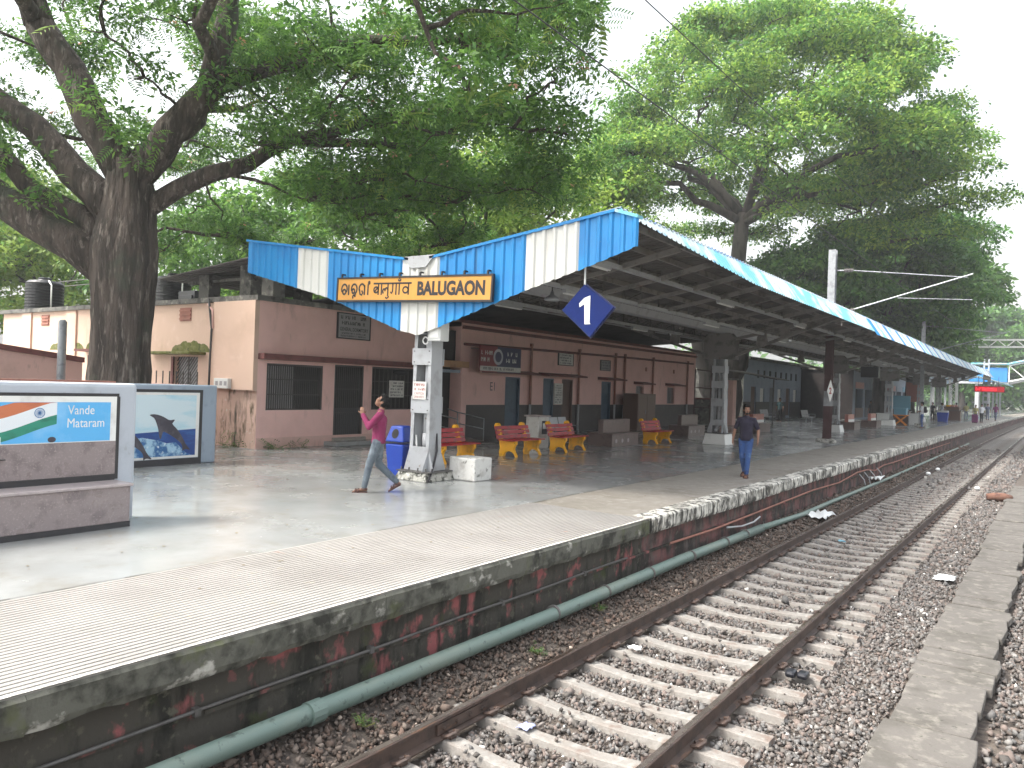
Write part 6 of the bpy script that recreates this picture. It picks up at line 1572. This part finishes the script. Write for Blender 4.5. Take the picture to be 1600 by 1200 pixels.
def standing(spread=.1, arm=.12, swing=0.0):
    P = dict(pelvis=(0, 0, .93), chest=(0, 0, 1.24), neck=(0, 0, 1.45), head=(0, .02, 1.60))
    for s, k in (('L', -1), ('R', 1)):
        P['hip' + s] = (k*.085, 0, .88); P['knee' + s] = (k*(.085 + spread*.2), .02, .48); P['ankle' + s] = (k*(.08 + spread*.3), -.02, .09); P['toe' + s] = (k*(.09 + spread*.4), .12, .032)
        P['shoulder' + s] = (k*.165, -.01, 1.385); P['elbow' + s] = (k*(.21 + arm*.3), -.03 + k*swing, 1.11); P['wrist' + s] = (k*(.22 + arm*.4), .05 + k*swing*1.6, .87)
        P['hand' + s] = (0, .15, -1); P['palm' + s] = (-k, .2, 0)
    return P
# man in magenta shirt walking left, looking up, hands together before his chin
P = standing(); P.update(kneeL=(-.07, .12, .50), ankleL=(-.06, .20, .09), toeL=(-.06, .34, .032), kneeR=(.075, -.03, .49), ankleR=(.06, -.37, .17), toeR=(.06, -.26, .045), flatR=False,
   pelvis=(0, -.02, .92), hipL=(-.085, 0, .87), hipR=(.085, -.03, .87), chest=(0, -.03, 1.23), shoulderL=(-.17, -.03, 1.385), shoulderR=(.17, -.03, 1.385), head=(0, -.055, 1.585), tilt=R(42),
   elbowL=(-.20, .15, 1.15), wristL=(-.045, .27, 1.36), handL=(.15, .12, 1), palmL=(1, 0, 0), elbowR=(.20, .15, 1.15), wristR=(.045, .27, 1.35), handR=(-.15, .12, 1), palmR=(-1, 0, 0), long=.9, curl=.75)
person('man in magenta shirt and grey jeans walking with head tilted back', (-9.9, 9.92, 0), math.atan2(.72, -.69), P, ('skin', 'hair', 'shirt_magenta', 'jeans_grey', 'sandal'), scale=1.02)
# man in dark shirt walking towards the camera
P = standing(); P.update(kneeL=(-.07, .08, .49), ankleL=(-.06, .16, .09), toeL=(-.07, .30, .032), kneeR=(.07, .03, .48), ankleR=(.05, -.2, .12), toeR=(.06, -.07, .036), flatR=False,
   elbowL=(-.27, -.04, 1.12), wristL=(-.29, .1, .89), elbowR=(.27, -.04, 1.12), wristR=(.30, .03, .87), turn=R(22), untuck=True, curl=.55)
person('man in dark patterned shirt and blue jeans walking toward the camera', (-6.05, 18.3, 0), math.atan2(-.15, -.99), P, ('skin', 'hair', 'shirt_navy', 'jeans_blue', 'sandal'), scale=1.0, beard=True)
# people farther away
def far_person(label, loc, rz, sh_, tr, P=None, scale=1.0): return person(label, loc, rz, P or standing(), ('skin', 'hair', sh_, tr, 'sandal'), voxel=.02, scale=scale, detail=False, group='people far along the platform')
P = standing(); P.update(elbowL=(-.25, .1, 1.12), wristL=(-.1, .25, 1.1), elbowR=(.25, .1, 1.12), wristR=(.08, .26, 1.12))
m3 = far_person('man in white shirt and blue jeans standing sideways past the granite seats', (-7.64, 59.8, 0), R(100), 'cloth_white', 'jeans_blue', P, 1.04)
bpk = thing('backpack', 'dark backpack worn by the man in the white shirt', 'bag', (-7.4, 59.75, 1.0))
MB().box(-7.52, -7.36, 59.6, 59.9, 1.05, 1.5).build('body', 'cloth_black', bpk, bevel=.05)
MB().box(-7.36, -7.31, 59.64, 59.86, 1.1, 1.3).build('pocket', 'cloth_black', bpk, bevel=.02)
far_person('person in dark teal standing against the far pale wall', (-16.6, 57.5, 0), R(170), 'cloth_teal', 'cloth_black')
far_person('man in white shirt and black trousers holding something near the far stall', (-9.0, 83.5, 0), R(-70), 'cloth_white', 'cloth_black', P)
far_person('person in black beside the man in white near the stall', (-9.9, 84.5, 0), R(150), 'cloth_black', 'cloth_black')
far_person('man in olive shirt with his back turned far along the platform', (-7.9, 94.0, 0), R(10), 'cloth_olive', 'cloth_greyblue')
far_person('person in black just left of the olive shirt', (-8.9, 95.0, 0), R(40), 'cloth_black', 'cloth_black')
W = standing(); W.update(kneeL=(-.07, .14, .5), ankleL=(-.06, .25, .09), toeL=(-.06, .38, .032), kneeR=(.07, -.08, .48), ankleR=(.06, -.3, .12), toeR=(.06, -.18, .04), flatR=False)
far_person('woman in yellow and dark clothes walking with a dark suitcase', (-6.15, 82.0, 0), R(180), 'cloth_olive', 'cloth_black', W, .95)
far_person('man in white shirt walking beside the suitcase', (-5.85, 84.5, 0), R(185), 'cloth_white', 'cloth_black', W)
far_person('man in purple shirt walking near the platform edge', (-5.35, 95.5, 0), R(175), 'cloth_purple', 'cloth_greyblue', W, 1.02)
far_person('person in grey blue just left of the purple shirt', (-6.2, 97.5, 0), R(190), 'cloth_greyblue', 'cloth_greyblue', W)
far_person('person in black standing in the shade behind the orange stand', (-12.0, 66.0, 0), R(150), 'cloth_black', 'cloth_black')
sc_ = thing('suitcase', 'dark violet suitcase pulled along the platform', 'suitcase', (-6.05, 80.9, 0))
MB().box(-6.35, -5.85, 80.75, 81.0, .06, .78).build('shell', 'cloth_purple', sc_, bevel=.05)
MB().bar((-6.25, 80.9, .78), (-6.25, 80.9, 1.05), .02, .02).bar((-5.95, 80.9, .78), (-5.95, 80.9, 1.05), .02, .02).bar((-6.25, 80.9, 1.05), (-5.95, 80.9, 1.05), .03, .03).build('handle', 'plastic_black', sc_)
for x in (-6.25, -5.95): MB().tube([(x - .03, 80.88, .05), (x + .03, 80.88, .05)], .05, 8).build('wheel', 'plastic_black', sc_)

# ------------------------------------------------------------------ stalls and far furniture
fbld = thing('far_station_block', 'pale blue station block with dark tiled base beyond the tree', 'building', (-21, 80, 0))
FX = -19.0
fops = [(58.2 + k*4.6, 59.4 + k*4.6, .2, 2.5) for k in range(9)] + [(60.4 + k*4.6, 61.5 + k*4.6, 1.3, 2.4) for k in range(8)]
wall_x(FX, 56.5, 102, 0, 4.5, fops).build('front_wall', 'far_wall', fbld, fixn=False)
MB().quad((FX, 56.5, 0), (-30, 56.5, 0), (-30, 56.5, 4.5), (FX, 56.5, 4.5)).build('end_wall', 'roof_edge', fbld, fixn=False)  # dark colour stands in for shade on this end of the pale block
MB().box(-30, FX-.24, 56.6, 102, 0, 4.4).build('rear_mass', 'dark_inside', fbld)
for k, (a, b, z0, z1) in enumerate(fops):
    if z0 < 1: MB().box(FX-.15, FX-.1, a, b, z0, z1).build('door', ('door_brown', 'door_grey', 'bench_yellow' if k == 1 else 'door_brown')[k % 3], fbld)
    else: MB().box(FX-.15, FX-.1, a, b, z0, z1).build('window', 'notice', fbld)
last = 56.5
for a, b in sorted((o_[0], o_[1]) for o_ in fops if o_[2] < 1) + [(102, 102)]:
    MB().box(FX+.001, FX+.02, last, a, 0, 1.35).build('tiled_dado', 'dado', fbld); last = b
MB().box(-30.2, FX+.5, 56.2, 102.3, 4.5, 4.7).build('roof_slab', 'roof_edge', fbld)
for k in range(8): MB().box(FX+.001, FX+.05, 59.6 + k*1.5, 59.9 + k*1.5, 3.2, 3.8).build('vent', 'dark_inside', fbld)
gate = thing('pink_gate_pillar', 'slim pink gate pillar beside the dark trunk under the canopy', 'pillar', (-16.6, 46.6, 0))
MB().box(-17.0, -16.2, 46.3, 46.9, 0, 2.75).build('shaft', 'pink_low', gate, bevel=.01)
MB().box(-16.68, -16.52, 46.29, 46.3, .5, 2.4).build('groove', 'dark_inside', gate)
MB().box(-17.2, -16.0, 46.1, 47.1, 2.75, 2.85).build('cap', 'roof_edge', gate)
yw = thing('yard_wall', 'low brown and white wall in front of the dark trunk', 'wall', (-18, 47, 0))
MB().box(-22, -17.0, 46.5, 46.7, 0, 1.5).build('wall', 'roof_edge', yw)
MB().box(-22, -17.0, 46.45, 46.75, 1.5, 1.6).build('coping', 'maroon', yw)
aw = thing('dark_awning', 'grey sheet awning beside the dark trunk under the canopy', 'awning', (-16.5, 48.5, 3.2))
MB().prism([(-16.9, 3.35), (-13.9, 2.85), (-13.9, 2.91), (-16.9, 3.42)], 'y', 47.3, 50.0).build('sheet', 'roof_under', aw)
MB().bar((-14.1, 47.4, 0), (-14.1, 47.4, 2.87), .07, .07).build('post', 'steel_dark', aw)
fr_ = thing('pipe_frame', 'rusty pipe frame leaning by the end of the pink wall', 'frame', (-16.6, 42.5, 0))
mb = MB()
for y in (41.2, 43.6): mb.tube([(-16.6, y, 0), (-16.6, y, 3.2)], .03, 6)
mb.tube([(-16.6, 41.2, 3.2), (-16.6, 43.6, 3.2)], .03, 6); mb.tube([(-16.6, 41.2, 2.2), (-16.6, 43.6, 2.2)], .03, 6); mb.tube([(-16.6, 41.2, 1.1), (-16.6, 43.6, 1.1)], .03, 6)
mb.build('pipework', 'mast_maroon', fr_, smooth=True)
for y in (41.2, 43.6): MB().box(-16.68, -16.52, y-.08, y+.08, 0, .02).build('foot', 'mast_maroon', fr_)
cb = thing('brown_cabinet', 'tall dark brown cabinet standing before the pink wall', 'cabinet', (-16.9, 34.6, 0))
MB().box(-17.3, -16.5, 33.9, 35.9, 0, 1.78).build('body', 'cabinet_brown', cb, bevel=.02)
MB().box(-16.499, -16.485, 33.95, 34.88, .08, 1.72).build('door', 'cabinet_brown', cb, bevel=.01); MB().box(-16.499, -16.485, 34.92, 35.85, .08, 1.72).build('door', 'cabinet_brown', cb, bevel=.01)
MB().box(-16.485, -16.47, 34.7, 34.74, .8, 1.0).build('handle', 'steel_galv', cb)
bb = thing('far_blue_bin', 'large blue bin by the fifth canopy column', 'bin', (-8.6, 80.5, 0))
frus(.38, .36, .46, .42, 0, .85).build('body', 'bin_blue', bb, world=False, bevel=.04); MB().box(-.44, .44, -.42, .42, .85, 1.02).build('lid', 'box_white', bb, world=False, bevel=.04)
def stall(label, x, y, m, mt, w=1.4):
    t = thing('vendor_counter', label, 'counter', (x, y, 0))
    MB().box(-w/2, w/2, -.5, .5, 0, .95).build('body', m, t, world=False, bevel=.02); MB().box(-w/2-.06, w/2+.06, -.56, .56, .95, 1.0).build('top', mt, t, world=False, bevel=.01)
    MB().box(-w/2+.1, w/2-.1, -.4, .3, 1.0, 1.35).build('goods_rack', 'cabinet_brown', t, world=False, bevel=.03)
    for k in range(3): MB().box(-w/2+.15 + k*.4, -w/2+.45 + k*.4, -.35, .2, 1.35, 1.5).build('goods_box', ('box_white', 'bench_yellow', 'seat_red')[k], t, world=False)
stall('dark brown vendor counter behind the man in black', -8.7, 87.5, 'cabinet_brown', 'granite_dark', 1.8)
stall('dark vendor counter left of the olive shirt', -8.9, 91.5, 'door_grey', 'granite_dark', 1.6)
stall('brown vendor counter near the orange stand', -10.2, 68.0, 'cabinet_brown', 'granite_dark', 1.3)
os_ = thing('orange_stand', 'orange plastic crossed stand beside the man in white', 'stand', (-9.6, 64.0, 0))
for s in (-1, 1): MB().bar((-.4, s*.3, 0), (.4, s*.3, .72), .1, .06).bar((.4, s*.3, 0), (-.4, s*.3, .72), .1, .06).build('crossed_legs', 'orange_plastic', os_, world=False)
MB().box(-.5, .5, -.4, .4, .72, .78).build('top', 'orange_plastic', os_, world=False)
for i, (x, y, z, m, lb) in enumerate(((-10.4, 62.0, 0, 'box_white', 'white storage box left of the orange stand'), (-8.9, 66.5, 0, 'box_white', 'white low box right of the orange stand'), (-9.6, 64.0, .78, 'cyan_board', 'pale cyan box on the orange stand'))):
    t = thing('storage_box', lb, 'box', (x, y, z), 0, 'boxes around the orange stand')
    MB().box(-.42, .42, -.4, .4, 0, .8 if i != 2 else .45).build('body', m, t, world=False, bevel=.03); MB().box(-.45, .45, -.43, .43, .8 if i != 2 else .45, .86 if i != 2 else .5).build('lid', m, t, world=False, bevel=.01)
cbd = thing('display_panel', 'pale blue display panel standing left of the man in white', 'panel', (-10.0, 66.0, 0))
MB().box(-.75, .75, -.04, .04, 1.15, 2.2).build('panel', 'cyan_board', cbd, world=False); 
for s in (-1, 1): MB().bar((s*.65, 0, 0), (s*.65, 0, 1.15), .05, .05).build('leg', 'steel_galv', cbd, world=False)
ob = thing('orange_poster_wall', 'orange pink poster panel between far columns', 'panel', (-10.6, 84, 0))
MB().box(-12.2, -10.8, 83.95, 84.05, 1.7, 3.6).build('panel', 'seat_red', ob)
for x in (-12.1, -10.9): MB().bar((x, 84.08, 0), (x, 84.08, 3.6), .08, .06).build('post', 'steel_galv', ob)

# dark shop block added as a dark backdrop behind the far columns
sh2 = thing('shop_backdrop_block', 'dark row of shops added as a backdrop under the far end of the canopy', 'building', (-15, 88, 0))
SX = -14.6
sops = [(73 + k*4.2, 76.2 + k*4.2, .15, 2.7) for k in range(7)]
wall_x(SX, 72, 104, 0, 4.3, sops, d=.5).build('front_wall', 'far_wall', sh2, fixn=False)
MB().quad((SX, 72, 0), (-19, 72, 0), (-19, 72, 4.3), (SX, 72, 4.3)).build('end_wall', 'dado', sh2, fixn=False)
MB().box(-18.9, SX-.5, 72.05, 104, 0, 4.25).build('interior', 'dark_inside', sh2)
MB().box(-19, SX+.4, 71.8, 104.3, 4.3, 4.42).build('roof_slab', 'roof_edge', sh2)
for k, (a, b, z0, z1) in enumerate(sops):
    f = MB().box(SX-.3, SX+.05, a, b, .15, 1.0).build('shop_counter', ('cabinet_brown', 'door_grey', 'door_blue')[k % 3], sh2)
    MB().box(SX+.01, SX+.06, a - .1, b + .1, 2.75, 3.3).build('shop_fascia', ('seat_red', 'far_wall', 'cyan_board', 'board_red')[k % 4], sh2)

# ------------------------------------------------------------------ the day's thin haze
hz = MB().box(-440, 440, -180, 660, -2.5, 34).build('haze', 'white_paint')
hm = bpy.data.materials.new('haze'); hm.use_nodes = True
hn = hm.node_tree; hn.nodes.remove(hn.nodes['Principled BSDF'])
pv = hn.nodes.new('ShaderNodeVolumePrincipled'); pv.inputs['Color'].default_value = (.95, .97, 1.0, 1); pv.inputs['Density'].default_value = .0009
pv.inputs['Anisotropy'].default_value = .2
hn.links.new(pv.outputs[0], hn.nodes['Material Output'].inputs['Volume'])
hz.data.materials.clear(); hz.data.materials.append(hm); stuff(hz)
